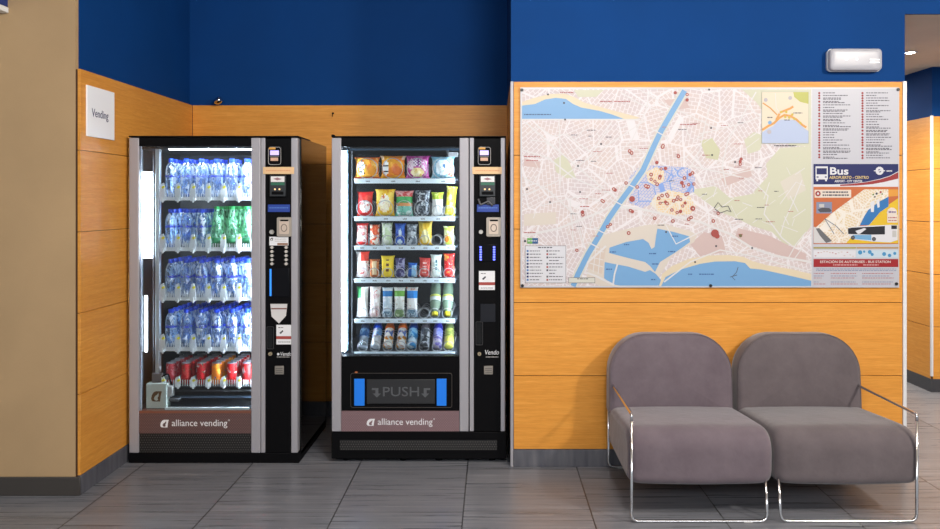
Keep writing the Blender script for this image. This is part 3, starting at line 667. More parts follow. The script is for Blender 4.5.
# ---------------- the snack machine at the right
K = Machine(4.48, 'black and grey snack machine with PUSH flap and blue squares, beside the map wall', 0.02)
K.start(331.4, 506)
x, z = K.x, K.z
cabinet(K, 331.4, 506.2, 335, 464.5, 147, 356.5, 137, 0.74, DARKB, 0.03)
K.part(M().box(x(331.6), x(341), K.Y, K.Y + 0.05, z(431.6), z(137.8), ALU, 0.004, 2), 'door_stile')
K.part(M().box(x(459.4), x(468.6), K.Y, K.Y + 0.05, z(431.6), z(137.8), ALU, 0.004, 2), 'door_stile')
K.part(M().box(x(469.6), x(473.8), K.Y + 0.002, K.Y + 0.05, z(431.6), z(137.8), ALU, 0.003, 2), 'panel_stile')
K.part(M().box(x(500.6), x(505), K.Y, K.Y + 0.05, z(431.6), z(137.8), ALU, 0.004, 2), 'panel_stile')
K.part(M().box(x(341.2), x(459.2), K.Y + 0.006, K.Y + 0.05, z(146.4), z(137.6), BLACK), 'door_header')
K.part(M().box(x(331.4), x(506), K.Y - 0.002, K.Y + 0.3, z(137.2), z(136), BLACK, 0.002, 1).box(x(331.6), x(334.4), K.Y - 0.01, K.Y + 0.03, z(137.4), z(134.6), BLACK, 0.003, 1), 'top_cap')
K.part(M().box(x(341.2), x(459.2), K.Y + 0.02, K.Y + 0.025, z(356.4), z(146.5), GLASS), 'door_glass')
lp = K.part(M().box(x(341.2), x(459.2), K.Y + 0.008, K.Y + 0.05, z(411), z(356.6), BLACK, 0.002, 1), 'lower_panel')
brand_strip(K, MAUVE, 341.2, 459.2, 411.2, 431.6, (366.5, 374.8, 419, 426), (377.6, 432.4), 422.2)
K.part(M().box(x(331.4), x(506.2), K.Y + 0.0, K.Y + 0.72, 0.018, z(432), BLACK, 0.004, 2), 'plinth')
K.part(M().box(x(340), x(497), K.Y - 0.0016, K.Y - 0.0002, z(450), z(440), GRILLE), 'vent_grille')
for p in (345, 402, 438, 492): K.part(M().lathe([(0.02, 0), (0.02, 0.008), (0.01, 0.01), (0.01, 0.02)], BLACK, 14, (x(p), K.Y + 0.05, 0)), 'levelling_foot')
f = K.Y + 0.0075
ring = rr(x(350.5), x(451.8), z(407.8), z(373.5), 0.012)
m = M(); m.tube([(p, f, q) for p, q in ring], 0.0016, mat('frame_line', (66, 60, 56), 0.4), 6, True); m.disc(x(356), f - 0.003, z(372.5), 0.008, mat('amber_dot', (190, 108, 60), 0.4), 0.004, 12, 0.004); K.part(m, 'flap_surround', lp)
BSQ = mat('bright_blue_sticker', (24, 124, 238), 0.4)
for a, b in ((354, 364.4), (436.6, 446.4)): K.part(M().box(x(a), x(b), f - 0.003, f + 0.001, z(406), z(379), BSQ, 0.001, 1), 'blue_sticker', lp)
fl = M().box(x(366.5), x(435), f - 0.006, f + 0.001, z(404), z(379.4), mat('flap_black', (32, 33, 36), 0.45), 0.003, 2)
fl.text('PUSH', x(401), z(392.2), f - 0.0075, 0.075, mat('flap_raised', (84, 86, 90), 0.4), x(419) - x(383), depth=0.003)
for sx in (-1, 1):
    P = [(x(401 + sx * (22 if sx < 0 else 22)) + a * 0.04 * sx, z(392.2) + b * 0.04) for a, b in ((-0.25, -0.2), (0.3, -0.75), (0.85, -0.2), (0.5, -0.2), (0.5, 0.3), (1.0, 0.3), (1.0, 0.55), (0.1, 0.55), (0.1, -0.2))]
    fl.plate(P, f - 0.0075, MATS['flap_raised'], 0.002)
K.part(fl, 'push_flap', lp)
control_panel(K, (474.4, 500.4, 138.2, 431.6), False)
K.part(M().tube([(x(344.6, .07), K.Y + 0.075, z(354)), (x(344.6, .07), K.Y + 0.075, z(150))], 0.006, TUBER, 10), 'lamp_tube')
K.part(M().box(x(346.2, .1), x(348, .1), K.Y + 0.1, K.Y + 0.11, z(354), z(149), mat('pale_blue_reflector', (66, 98, 126), 0.6)).box(x(351, .1), x(352.2, .1), K.Y + 0.11, K.Y + 0.12, z(355, .1) + 0.003, z(149, .1), DARK), 'reflector')
K.part(M().tube([(x(462.6), K.Y + 0.066, z(352)), (x(462.6), K.Y + 0.066, z(150))], 0.008, TUBER, 10), 'lamp_tube')
K.part(M().box(x(348), x(460), K.Y + 0.06, K.Y + 0.07, z(149.6), z(147.6), mat('pale_blue_reflector', (66, 98, 126), 0.6)), 'reflector')
K.part(M().box(x(446, .2), x(458, .2), K.Y + 0.2, K.Y + 0.22, z(157, .2), z(152, .2), LGREY, 0.003, 1).box(x(446, .2), x(449, .2), K.Y + 0.2, K.Y + 0.22, z(162, .2), z(150, .2), GREY, 0.003, 1), 'cavity_bracket')  # bracket, with a white reflection built in as its pale bar
DP = 0.095; YL = K.Y + 0.09; YP = K.Y + 0.125
SHELF_R = [(178.6, 183.4), (216.4, 221), (245.6, 250), (278.3, 282.7), (318.6, 323), (351.6, 356)]
LANES_R = [(4, 354.5, 455), (6, 355, 455), (8, 354.5, 455), (8, 354.5, 455), (8, 355, 455), (8, 356, 455)]
LIT = mat('price_rail_white', (226, 238, 246), 0.35)
coilx = [[367, 392.5, 417, 442.5], [364.5, 385, 404, 422, 437.2, 449], [361.5, 374, 387.5, 400, 412, 424.5, 436, 448.5], [362.5, 374, 387.5, 400, 411.5, 424, 435.5, 448.5],
         [362, 374.5, 387.2, 399.2, 411.5, 424, 434.5, 447], [362.5, 375, 387.5, 400.5, 411.5, 424, 437, 448.5]]
shelfz = []
for r, (tp, bp) in enumerate(SHELF_R):
    z1, z0 = WZ(tp, YL), WZ(bp, YL); shelfz.append(z1 - 0.002)
    sh = K.part(M().box(x(353, .09), x(457, .09), YL + 0.001, K.Y + 0.62, z1 - 0.01, z1 - 0.002, mat('tray_grey', (66, 74, 84), 0.45)), 'shelf')
    m = M(); m.box(x(354.4, .09), x(455, .09), YL - 0.005, YL + 0.001, z0, z1, LIT, 0.001, 1); rnd = random.Random(r)
    for cx in coilx[r]:
        xx = x(cx - 1, .09)
        for q in range(4): m.plate([(xx + q * 0.006, z0 + 0.008), (xx + q * 0.006 + 0.004, z0 + 0.008), (xx + q * 0.006 + 0.004, z0 + rnd.choice((0.015, 0.016, 0.012))), (xx + q * 0.006, z0 + 0.016)], YL - 0.0053, GREY)
    K.part(m, 'price_rail', sh)
    for cx in coilx[r]:
        rad = (0.058, 0.045, 0.0285, 0.0285, 0.029, 0.0285)[r] if not (r == 1 and cx > 430) else 0.031; c = WX(cx, YL); zc = z1 - 0.002 + rad + 0.0025
        lane = coilx[r].index(cx); adv = (0.09, 0.085, 0.075, 0.07, 0.07, 0.215)[r] if (r, lane) not in ((2, 6), (4, 5)) else 0.03
        if r == 4 and lane > 5: adv = 0.2
        ring = [R(k * 15) for k in range(24)]; yv = YL + 0.004          # front turn, a run under the product, then the helix
        pts = [(c + rad * math.sin(t), yv, zc - rad * math.cos(t)) for t in ring] + [(c, yv + 0.004, zc - rad)] + [(c, yv + adv, zc - rad)]
        pts += [(c + rad * math.sin(R(q)), yv + adv + 0.07 * q / 360, zc - rad * math.cos(R(q))) for q in range(20, 360 * 3, 20)]
        K.part(M().tube(pts, 0.0022, STEEL, 6), 'coil', sh)

def pillow(w, h, d, paint, crimp=0.05, flare=0.06, n=16):
    """sealed bag: bulging front and back, flat crimped ends with pointed corners"""
    m = M(); mats = {}
    def pt(i, j, sgn):
        u = -1 + 2 * i / n; v = -1 + 2 * j / n
        e = max(0.0, 1 - abs(v) ** 2.6); side = max(0.0, 1 - abs(u) ** 2.4)
        ww = w / 2 * (1 - 0.12 * (1 - abs(v) ** 4) + flare * max(0, abs(v) - 0.82) / 0.18)
        wr = 0.05 * d * math.sin(9 * u + 4 * v) * e
        return (u * ww, sgn * (d / 2 * (e ** 0.55) * (side ** 0.6) + 0.0008) + wr, (v + 1) / 2 * h - 0.012 * h * (1 - u * u) * (v > 0.9))
    for sgn in (-1, 1):
        by = {}
        for i in range(n):
            for j in range(n):
                by.setdefault(paint((i + 0.5) / n * 2 - 1, (j + 0.5) / n * 2 - 1), []).append((i, j))
        for mt, cells in by.items():
            vs = []; fs = []
            for i, j in cells:
                b = len(vs); vs += [pt(i, j, sgn), pt(i + 1, j, sgn), pt(i + 1, j + 1, sgn), pt(i, j + 1, sgn)]; fs.append((b, b + 1, b + 2, b + 3) if sgn < 0 else (b + 3, b + 2, b + 1, b))
            m.add(vs, fs, mt, True)
    return m
def weld(o):
    bm = bmesh.new(); bm.from_mesh(o.data); bmesh.ops.remove_doubles(bm, verts=bm.verts[:], dist=0.0012)
    bmesh.ops.recalc_face_normals(bm, faces=bm.faces[:]); bm.to_mesh(o.data); bm.free(); o.data.update()
def C(name, *a, **k): return pack_mat('foil_' + name, *a, **k)
def solid(name, c): return mat('foil_' + name, c, 0.42, spec=0.3)
GRP = ['snack bags on the top shelf', 'snack bags on the second shelf', 'snacks on the third shelf', 'chocolate bars on the fourth shelf', 'chilled packs on the fifth shelf', 'drinks on the bottom shelf']
def snack(r, a, b, top, name, cat, label, d, paint, tilt=6, roll=0):
    w = (b - a) * YP / F * 0.965; zt = shelfz[r] + 0.0048; h = WZ(top, YP + 0.02) - zt
    m = pillow(w, h, d, paint); xc = WX((a + b) / 2, YP)
    Mx = Matrix.Rotation(R(roll), 4, 'Y') @ Matrix.Rotation(R(-tilt), 4, 'X')
    m.v = [Mx @ p for p in m.v]; lo = min(p.z for p in m.v)
    m.v = [p + Vector((xc, YP + 0.012, zt - lo)) for p in m.v]
    o = m.build(name, None, (xc, YP + 0.012, zt), recalc=False); weld(o)
    return tag(o, label, cat, GRP[r])
def ell(u, v, cu, cv, ru, rv): return ((u - cu) / ru) ** 2 + ((v - cv) / rv) ** 2 < 1
wh = solid('white', (236, 236, 232)); ink = solid('ink', (34, 36, 52))
# top shelf: four wide bags
o1 = C('orange', (240, 128, 30), (250, 182, 60), (255, 214, 120), scale=20, seed=1); o1d = solid('deep_orange', (236, 150, 16)); rd = solid('rim_orange', (222, 96, 40))
def p1(u, v):
    if abs(v) > 0.86: return rd
    if ell(u, v, 0.5, -0.35, 0.42, 0.42): return o1d
    if ell(u, v, -0.45, 0.1, 0.28, 0.5) or ell(u, v, -0.4, -0.55, 0.22, 0.25): return wh if (u * 7 + v * 5) % 1 < 0.72 else ink
    return o1
snack(0, 353.5, 380, 157, 'snack_bag', 'snack bag', 'orange crisp bag at the left end of the top shelf', 0.05, p1)
o2 = C('amber', (248, 168, 20), (240, 130, 24), (255, 196, 60), scale=18, seed=4); pk = solid('pale_corner', (244, 206, 170))
def p2(u, v):
    if v > 0.6 and abs(u) > 0.75: return pk
    if ell(u, v, 0.4, -0.4, 0.45, 0.4): return solid('burnt_orange', (226, 108, 16))
    if ell(u, v, -0.58, -0.1, 0.25, 0.65): return wh if (u * 8 + v * 6) % 1 < 0.68 else ink
    return o2
snack(0, 379.5, 406, 155.6, 'snack_bag', 'snack bag', 'amber crisp bag with pale corners, second on the top shelf', 0.05, p2)
pu = C('magenta', (190, 50, 150), (222, 120, 190), (160, 40, 130), scale=24, seed=7); cr = C('cream_corn', (248, 226, 160), (255, 240, 200), (240, 190, 80), scale=36, seed=2)
def p3(u, v):
    if ell(u, v, 0, -0.5, 0.62, 0.42): return cr
    if ell(u, v, 0, 0.35, 0.4, 0.4): return solid('deep_purple', (128, 30, 128)) if (u * 5 - v * 4) % 1 < 0.6 else wh
    if ell(u, v, -0.6, 0.2, 0.3, 0.5) or ell(u, v, 0.65, 0.1, 0.25, 0.5): return C('pinkwhite', (246, 224, 238), (230, 150, 200), (190, 60, 150), scale=30, seed=3)
    return pu
snack(0, 405, 430, 155.6, 'snack_bag', 'snack bag', 'magenta snack bag with a cream front, third on the top shelf', 0.05, p3)
lb = C('pale_blue', (120, 180, 206), (170, 212, 226), (96, 150, 186), scale=22, seed=5)
def p4(u, v):
    if ell(u, v, 0.15, 0.1, 0.3, 0.4): return wh if not ell(u, v, 0.15, 0.12, 0.12, 0.2) else solid('mid_blue', (50, 110, 170))
    if ell(u, v, 0.0, -0.05, 0.68, 0.7): return C('frost', (236, 242, 244), (206, 224, 232), (160, 190, 206), scale=40, seed=9)
    if ell(u, v, 0.75, -0.7, 0.22, 0.2): return rd
    return lb
snack(0, 430.5, 455, 156.5, 'snack_bag', 'snack bag', 'pale blue snack bag at the right end of the top shelf', 0.05, p4)
# second shelf
r1 = C('red_pack', (214, 36, 34), (226, 70, 52), (196, 24, 28), scale=20, seed=1.5); yl = C('yellow_pack', (246, 196, 40), (250, 216, 90), (226, 150, 30), scale=22, seed=2.5)
snack(1, 356.5, 373, 191.5, 'snack_bag', 'snack bag', 'red and white bag at the left end of the second shelf', 0.045, lambda u, v: (C('redwhite', (240, 232, 228), (222, 160, 150), (190, 60, 54), scale=30, seed=8) if ell(u, v, 0.05, -0.25, 0.75, 0.5) else r1))
snack(1, 374.5, 395, 189, 'snack_bag', 'snack bag', 'yellow bag with a cream front, second on the second shelf', 0.05, lambda u, v: (C('creampack', (250, 236, 200), (252, 244, 226), (226, 120, 60), scale=26, seed=4.4) if ell(u, v, 0.0, -0.1, 0.62, 0.68) else yl))
def p5(u, v):
    if v > 0.45: return C('rosy', (222, 150, 150), (200, 60, 60), (240, 220, 216), scale=26, seed=3.3)
    if v > 0.0: return solid('leaf_green', (56, 160, 84))
    if v > -0.25: return solid('salmon', (226, 150, 90))
    return C('aqua_pack', (120, 190, 170), (206, 226, 220), (40, 130, 120), scale=30, seed=6.1)
snack(1, 394.5, 413.5, 190.5, 'snack_bag', 'snack bag', 'green and pink striped bag, third on the second shelf', 0.045, p5)
dk = C('graphite', (52, 58, 68), (120, 128, 138), (206, 212, 216), scale=30, seed=2.2, lo=0.52, hi=0.6)
snack(1, 413.5, 430.5, 190, 'snack_bag', 'snack bag', 'dark graphite bag with silver rings, fourth on the second shelf', 0.045, lambda u, v: solid('silver', (196, 202, 208)) if (0.62 < ((u - 0) / 0.7) ** 2 + ((v + 0.5) / 0.45) ** 2 < 1 or 0.6 < ((u - 0.1) / 0.55) ** 2 + ((v - 0.4) / 0.35) ** 2 < 1) else dk)
snack(1, 431, 443.5, 192, 'snack_bag', 'snack bag', 'white pouch with lime top, fifth on the second shelf', 0.035, lambda u, v: C('lime', (190, 214, 60), (150, 180, 60), (230, 240, 150), scale=26, seed=1.1) if v > 0.35 else wh)
snack(1, 444, 455, 186.5, 'snack_bag', 'snack bag', 'tall yellow bag leaning at the right end of the second shelf', 0.04, lambda u, v: C('lemon_pack', (238, 222, 60), (246, 238, 150), (200, 150, 60), scale=26, seed=5.5) if u < 0.55 else solid('lime_edge', (196, 206, 40)), roll=5)
# third shelf
T3 = [(355.5, 368, 223, 'white snack pack with red ends, first on the third shelf', lambda u, v: r1 if abs(v) > 0.7 or abs(u) > 0.85 else C('rw3', (238, 226, 222), (214, 150, 146), (170, 60, 60), scale=34, seed=1.9)),
      (369, 379.6, 224.4, 'orange red snack pack with white spots, second on the third shelf', lambda u, v: C('spots', (226, 84, 40), (246, 236, 220), (240, 140, 80), scale=30, seed=3.7)),
      (380.6, 392.4, 222.4, 'white snack pack with green tint, third on the third shelf', lambda u, v: C('mint', (232, 238, 222), (206, 224, 180), (120, 160, 90), scale=26, seed=6.3)),
      (394.2, 405.4, 223.2, 'royal blue snack pack on the third shelf', lambda u, v: solid('ice', (206, 226, 244)) if (ell(u, v, 0, -0.75, 0.55, 0.2) or ell(u, v, 0.05, 0.1, 0.3, 0.35)) else C('royal', (28, 74, 178), (50, 110, 206), (16, 44, 130), scale=26, seed=0.9)),
      (406, 417.6, 224, 'silver and charcoal snack pack on the third shelf', lambda u, v: C('silverdark', (112, 122, 134), (196, 204, 212), (40, 46, 60), scale=30, seed=7.7, lo=0.48, hi=0.56)),
      (417.6, 432.4, 221, 'yellow snack pack with a pale front, beside the empty coil on the third shelf', lambda u, v: solid('pale_yellow', (244, 232, 170)) if ell(u, v, 0, -0.3, 0.6, 0.55) else yl),
      (443, 454.4, 226, 'lime snack pack with orange spot at the right end of the third shelf', lambda u, v: solid('orange_spot', (232, 140, 40)) if ell(u, v, -0.4, -0.35, 0.5, 0.4) else C('limepack', (204, 220, 80), (234, 240, 190), (120, 160, 60), scale=24, seed=2.8))]
for a, b, t, lab, p in T3: snack(2, a, b, t, 'snack_pack', 'snack pack', lab, 0.034, p)
# fourth shelf: bars
T4 = [(355.4, 369.2, 251.5, 'white wrapped bar with red top, first on the fourth shelf', lambda u, v: solid('hot_red', (222, 60, 40)) if v > 0.25 and u > -0.3 else C('whitered', (238, 234, 230), (224, 200, 196), (200, 70, 60), scale=24, seed=2.1)),
      (369, 379.4, 259, 'tan bar with brown edges, second on the fourth shelf', lambda u, v: solid('tan_front', (226, 200, 160)) if abs(u) < 0.45 and abs(v) < 0.7 else C('caramel', (190, 110, 54), (160, 84, 44), (220, 150, 90), scale=24, seed=3.2)),
      (380.4, 394.4, 255.5, 'yellow bar with dark print on the fourth shelf', lambda u, v: solid('bar_print', (110, 60, 30)) if abs(u) < 0.3 and abs(v) < 0.6 and (v * 6) % 1 < 0.45 else solid('bar_yellow', (244, 210, 40))),
      (395, 405.4, 258, 'dark violet bar with silver print on the fourth shelf', lambda u, v: C('violet', (64, 58, 110), (150, 150, 190), (40, 36, 70), scale=34, seed=4.8)),
      (407, 416.8, 262.8, 'short blue packet on the fourth shelf', lambda u, v: solid('sky_front', (150, 200, 236)) if u > -0.1 and v < 0.65 else solid('strong_blue', (28, 92, 176))),
      (418, 430, 258, 'coral red bar on the fourth shelf', lambda u, v: solid('cream_lines', (238, 200, 190)) if abs(u) < 0.35 and abs(v) < 0.7 and (v * 5) % 1 < 0.4 else C('coral', (212, 64, 60), (226, 96, 88), (190, 40, 40), scale=20, seed=5.2)),
      (430, 441.6, 254.4, 'white bar with grey green print on the fourth shelf', lambda u, v: solid('teal_print', (80, 130, 140)) if abs(u - 0.05) < 0.16 and abs(v) < 0.5 and (v * 5) % 1 < 0.6 else C('whitebar', (232, 240, 234), (206, 222, 214), (240, 246, 240), scale=20, seed=6.6)),
      (443, 454.6, 253.4, 'scarlet bar with yellow spots at the right end of the fourth shelf', lambda u, v: C('scarletbar', (206, 30, 30), (232, 150, 60), (240, 220, 210), scale=30, seed=7.4, lo=0.58, hi=0.64))]
for a, b, t, lab, p in T4: snack(3, a, b, t, 'snack_bar', 'snack bar', lab, 0.028, p, roll=random.uniform(-2, 3))
# fifth shelf: sandwich packs in clear wrap, two inverted bottles
T5 = [(356, 368.2, 286.6, 'white sandwich pack with green corner, first on the fifth shelf', lambda u, v: solid('fresh_green', (70, 180, 100)) if u < -0.2 and v > 0.3 else C('sand_a', (238, 238, 230), (228, 232, 220), (214, 90, 90), scale=18, seed=1.2, hi=0.66)),
      (369, 380.6, 286.4, 'pinkish white sandwich pack, second on the fifth shelf', lambda u, v: C('sand_b', (240, 232, 226), (226, 200, 196), (222, 130, 124), scale=18, seed=3.0, hi=0.62)),
      (381.6, 392.6, 287.2, 'clear pack with blue band beside the pink pack', lambda u, v: solid('band_blue', (30, 120, 190)) if 0.35 < v < 0.8 else C('sand_c', (230, 236, 238), (200, 216, 226), (160, 190, 214), scale=20, seed=4.0) if v > -0.6 else C('clearfoot', (120, 150, 170), (190, 206, 216), (60, 84, 104), scale=30, seed=4.6)),
      (393.2, 405, 287, 'clear pack with green band in the middle of the fifth shelf', lambda u, v: solid('band_green', (106, 172, 60)) if 0.35 < v < 0.8 else C('sand_d', (236, 236, 228), (220, 224, 214), (206, 180, 160), scale=20, seed=5.0) if v > -0.55 else C('greenfoot', (130, 160, 110), (200, 214, 180), (70, 96, 60), scale=30, seed=5.6)),
      (405.8, 417.8, 287, 'clear pack with blue band next to the empty coil', lambda u, v: solid('band_blue2', (24, 126, 206)) if 0.3 < v < 0.78 else C('sand_e', (238, 236, 232), (226, 216, 210), (222, 140, 110), scale=20, seed=6.0) if v > -0.55 else C('clearfoot', (120, 150, 170), (190, 206, 216), (60, 84, 104), scale=30, seed=4.6))]
for a, b, t, lab, p in T5:
    o = snack(4, a, b, t, 'sandwich_pack', 'sandwich pack', lab, 0.03, p)
def tilted(r, cx, prof_parts, tilt, name, cat, label):
    """bottle lying back in its coil, one end towards the glass"""
    Mx = Matrix.Rotation(R(-tilt), 4, 'X'); zt = shelfz[r] + 0.0048; xc = WX(cx, YP)
    ms = []
    for nm, prof, mt in prof_parts:
        m = M(); m.lathe(prof, mt, 18); m.v = [Mx @ p for p in m.v]; ms.append((nm, m))
    lo = min(p.z for _, m in ms for p in m.v); org = Vector((xc, YP + 0.01, zt)); o = None
    for nm, m in ms:
        m.v = [p + Vector((xc, YP + 0.008, zt - lo)) for p in m.v]
        if o is None: o = m.build(name, None, org)
        else: m.build(nm, o)
    return tag(o, label, cat, GRP[r])
for cx, lab in ((434.6, 'pale green bottle upside down, yellow cap down, beside the empty coil'), (447.2, 'pale green bottle upside down at the right end of the fifth shelf')):
    tilted(4, cx, [('body', [(0.012, 0.018), (0.016, 0.03), (0.029, 0.055), (0.031, 0.075), (0.03, 0.12), (0.031, 0.16), (0.028, 0.2), (0.02, 0.206), (0.004, 0.2)], PALEB),
                   ('bottle_cap', [(0.002, 0.0), (0.0165, 0.001), (0.018, 0.004), (0.018, 0.02), (0.016, 0.022)], YEL),
                   ('bottle_label', [(0.0318, 0.088), (0.0318, 0.112)], mat('pale_label', (214, 224, 222), 0.4)), ('bottle_band', [(0.0318, 0.113), (0.0318, 0.124)], mat('lime_band', (206, 214, 90), 0.4))], 32, 'juice_bottle', 'bottle', lab)
# bottom shelf: bottles and cartons lying back, their base to the glass
def drink(cx, base, mid, top, lab, rad=0.0275, square=False, name='drink_bottle'):
    L = 0.2; prof = [(0.003, 0.003), (rad * 0.8, 0.0), (rad, 0.006), (rad, 0.062)]
    n = 18
    parts = [('body', prof, base), ('bottle_label', [(rad, 0.0622), (rad + 0.0006, 0.064), (rad + 0.0006, 0.118), (rad, 0.12)], mid), ('bottle_top', [(rad, 0.1202), (rad * 0.98, 0.145), (rad * 0.7, 0.172), (0.014, 0.182), (0.014, 0.196), (0.002, 0.198)], top)]
    return tilted(5, cx, parts, 48, name, 'bottle', lab)
drink(362.6, WRAP, C('denim', (64, 108, 160), (130, 170, 206), (30, 56, 96), scale=26, seed=1.7), solid('dusk_blue', (40, 60, 92)), 'dusky blue bottle at the left end of the bottom shelf')
drink(375.2, C('milkblue', (236, 238, 240), (220, 228, 238), (214, 120, 120), scale=22, seed=2.7, hi=0.66), C('skywhite', (120, 176, 228), (232, 240, 246), (200, 80, 90), scale=26, seed=3.9), solid('vivid_blue', (24, 84, 214)), 'white bottle with vivid blue top, second on the bottom shelf')
for cx, lab in ((387.6, 'orange and white juice bottle third on the bottom shelf'), (400.8, 'orange and white juice bottle fourth on the bottom shelf')):
    drink(cx, C('peel', (236, 234, 228), (244, 160, 40), (240, 130, 20), scale=24, seed=4.2), C('peelmid', (240, 236, 230), (90, 120, 190), (242, 150, 30), scale=26, seed=5.9), solid('peel_orange', (238, 108, 22)), lab)
drink(411.8, C('aquablue', (60, 150, 206), (210, 230, 240), (30, 96, 170), scale=26, seed=6.4), C('aquamid', (60, 150, 214), (150, 206, 236), (24, 90, 180), scale=22, seed=1.4), solid('deep_blue', (22, 76, 170)), 'bright blue bottle in the middle of the bottom shelf')
drink(424.2, C('smoke', (70, 74, 80), (196, 200, 204), (30, 32, 36), scale=30, seed=2.9), C('smokemid', (196, 200, 202), (90, 96, 102), (50, 54, 60), scale=26, seed=3.4), solid('smoke_top', (84, 76, 82)), 'clear and charcoal bottle sixth on the bottom shelf')
drink(437, C('lilac', (190, 180, 200), (120, 110, 190), (226, 220, 230), scale=24, seed=4.7), C('lilacmid', (130, 140, 214), (170, 170, 226), (60, 60, 170), scale=22, seed=5.3), solid('ultramarine', (44, 48, 170)), 'violet blue bottle seventh on the bottom shelf')
drink(448.6, solid('lime_base', (224, 220, 96)), C('olive', (150, 160, 80), (190, 196, 100), (110, 120, 66), scale=22, seed=6.9), solid('olive_top', (110, 124, 70)), 'lime yellow bottle at the right end of the bottom shelf')

# ------------------------------------------------------------------ map board
PRINTW = mat('board_print_white', (200, 200, 206), 0.45)
def board():
    Yb = YM - 0.006; Yf = YM - 0.0125
    X = lambda p: WX(p, Yf); Z = lambda p: WZ(p, Yf); rnd = random.Random(21)
    t = thing('map_board', ((X(520.5) + X(899.5)) / 2, Yb, Z(288)), 'large white street map board fixed to the wood wall above the two chairs', 'map')
    M().box(X(520.3), X(899.3), Yf, YM - 0.0012, Z(287.6), Z(87.3), mat('board_white', (191, 191, 194), 0.3), 0.001, 1).build('panel', t)
    lay = [Yf - 0.0004]
    def L(k): return Yf - 0.0004 - 0.0004 * k
    CNT = {}
    def nxt(k): CNT[k] = CNT.get(k, 0) + 1; return L(k) - 2.4e-6 * CNT[k]
    def poly(m, pts, k, mt, y=None): m.plate([(X(a), Z(b)) for a, b in pts], y or nxt(k), mt)
    def rect(m, a, b, c, d, k, mt, y=None): poly(m, [(a, d), (b, d), (b, c), (a, c)], k, mt, y)
    def line(m, pts, w, k, mt):
        pts = [Vector((a, b)) for a, b in pts]; lft = []; rgt = []
        for i, p in enumerate(pts):
            d = (pts[min(i + 1, len(pts) - 1)] - pts[max(i - 1, 0)]).normalized(); n = Vector((-d.y, d.x)) * w / 2; lft.append(p + n); rgt.append(p - n)
        y = nxt(k)
        for i in range(len(pts) - 1): poly(m, [lft[i], lft[i + 1], rgt[i + 1], rgt[i]], k, mt, y)
    def ringm(m, a, b, r, k, mt, fill=None):
        n = 10; P = [(a + r * math.cos(2 * math.pi * i / n), b + r * math.sin(2 * math.pi * i / n)) for i in range(n)]
        poly(m, P, k, mt)
        if fill: poly(m, [(a + (p - a) * 0.42, b + (q - b) * 0.42) for p, q in P], k + 1, fill)
    def words(m, a, b, y, h, k, mt, fill=0.8):
        x = a; yy = nxt(k)
        while x < b - 0.4:
            w = min(rnd.uniform(1.0, 3.4), b - x); rect(m, x, x + w, y, y + h, k, mt, yy); x += w + 0.55
    land = town_mat('map_land', (198, 184, 181), (192, 181, 184), (210, 206, 209), 46, 0.1)
    park = mat('map_park', (187, 187, 165), 0.45); park2 = mat('map_park_dark', (182, 182, 151), 0.45); sand = mat('map_sand', (203, 189, 162), 0.45); sea = mat('map_sea', (105, 151, 194), 0.4)
    pale = mat('map_street', (201, 199, 200), 0.45); pier = mat('map_pier', (196, 187, 177), 0.45); old = town_mat('map_old_town', (188, 182, 196), (194, 186, 194), (120, 150, 206), 75, 0.1)
    core = town_mat('map_core', (212, 192, 150), (210, 186, 152), (206, 202, 196), 75, 0.14); mred = mat('map_marker', (151, 62, 55), 0.45); mwhite = mat('map_marker_white', (206, 194, 184), 0.45)
    blockp = mat('map_block', (187, 165, 162), 0.45); txt = mat('map_words', (66, 64, 76), 0.5); rtxt = mat('map_red_words', (163, 96, 96), 0.5)
    m = M(); rect(m, 522, 811.2, 89.3, 286, 0, land)
    # parks and pale quarters
    for P, mt in (([(690, 190), (716, 186), (730, 198), (752, 194), (768, 176), (766, 164), (780, 148), (811, 146), (811, 226), (796, 246), (784, 244), (772, 232), (752, 226), (736, 218), (720, 212), (706, 202)], park),
                  ([(744, 140), (754, 132), (764, 136), (760, 150), (748, 154)], park), ([(574, 90), (604, 90), (596, 97), (578, 97)], park), ([(700, 141), (712, 138), (720, 150), (718, 160), (706, 158)], park2),
                  ([(554, 160), (564, 154), (570, 164), (576, 178), (566, 178), (556, 172)], park), ([(742, 89.5), (811, 89.5), (811, 146), (790, 146), (770, 120), (756, 102)], park), ([(524, 214), (556, 212), (556, 224), (524, 226)], pier),
                  ([(524, 158), (540, 162), (540, 168), (524, 166)], blockp), ([(664, 100), (684, 98), (690, 108), (672, 110)], blockp), ([(720, 178), (750, 168), (752, 176), (726, 186)], blockp), ([(780, 182), (800, 170), (806, 190), (788, 200)], mat('map_quarter', (194, 188, 177), 0.45)),
                  ([(738, 228), (770, 236), (806, 254), (806, 264), (770, 252), (734, 240)], blockp), ([(690, 244), (704, 232), (722, 236), (726, 252), (700, 256)], blockp)): poly(m, P, 1, mt)
    # old town and centre
    poly(m, [(630, 176), (640, 166), (652, 165.5), (676, 166.5), (690, 168), (695, 178), (694, 192), (684, 196), (664, 194), (652, 204), (642, 208), (630, 203), (626, 192)], 2, old)
    poly(m, [(646, 172), (656, 167), (664, 171), (664, 180), (657, 186), (648, 182)], 3, core); poly(m, [(655, 195), (668, 190), (688, 194), (696, 206), (690, 214), (672, 216), (658, 212), (650, 204)], 3, core)
    # coast
    poly(m, [(522, 102), (534, 98), (550, 94), (564, 93.6), (574, 97), (584, 102.5), (600, 107), (622, 113), (640, 117.5), (636, 119), (522, 119)], 2, sand)
    poly(m, [(522, 105.6), (535, 104), (545, 99.5), (556, 97.8), (566, 99), (573, 104), (581, 107.5), (600, 111), (612, 114.5), (624, 119), (522, 119)], 3, sea)
    words(m, 524, 551, 114, 1.0, 4, mat('map_navy', (52, 72, 112), 0.5))
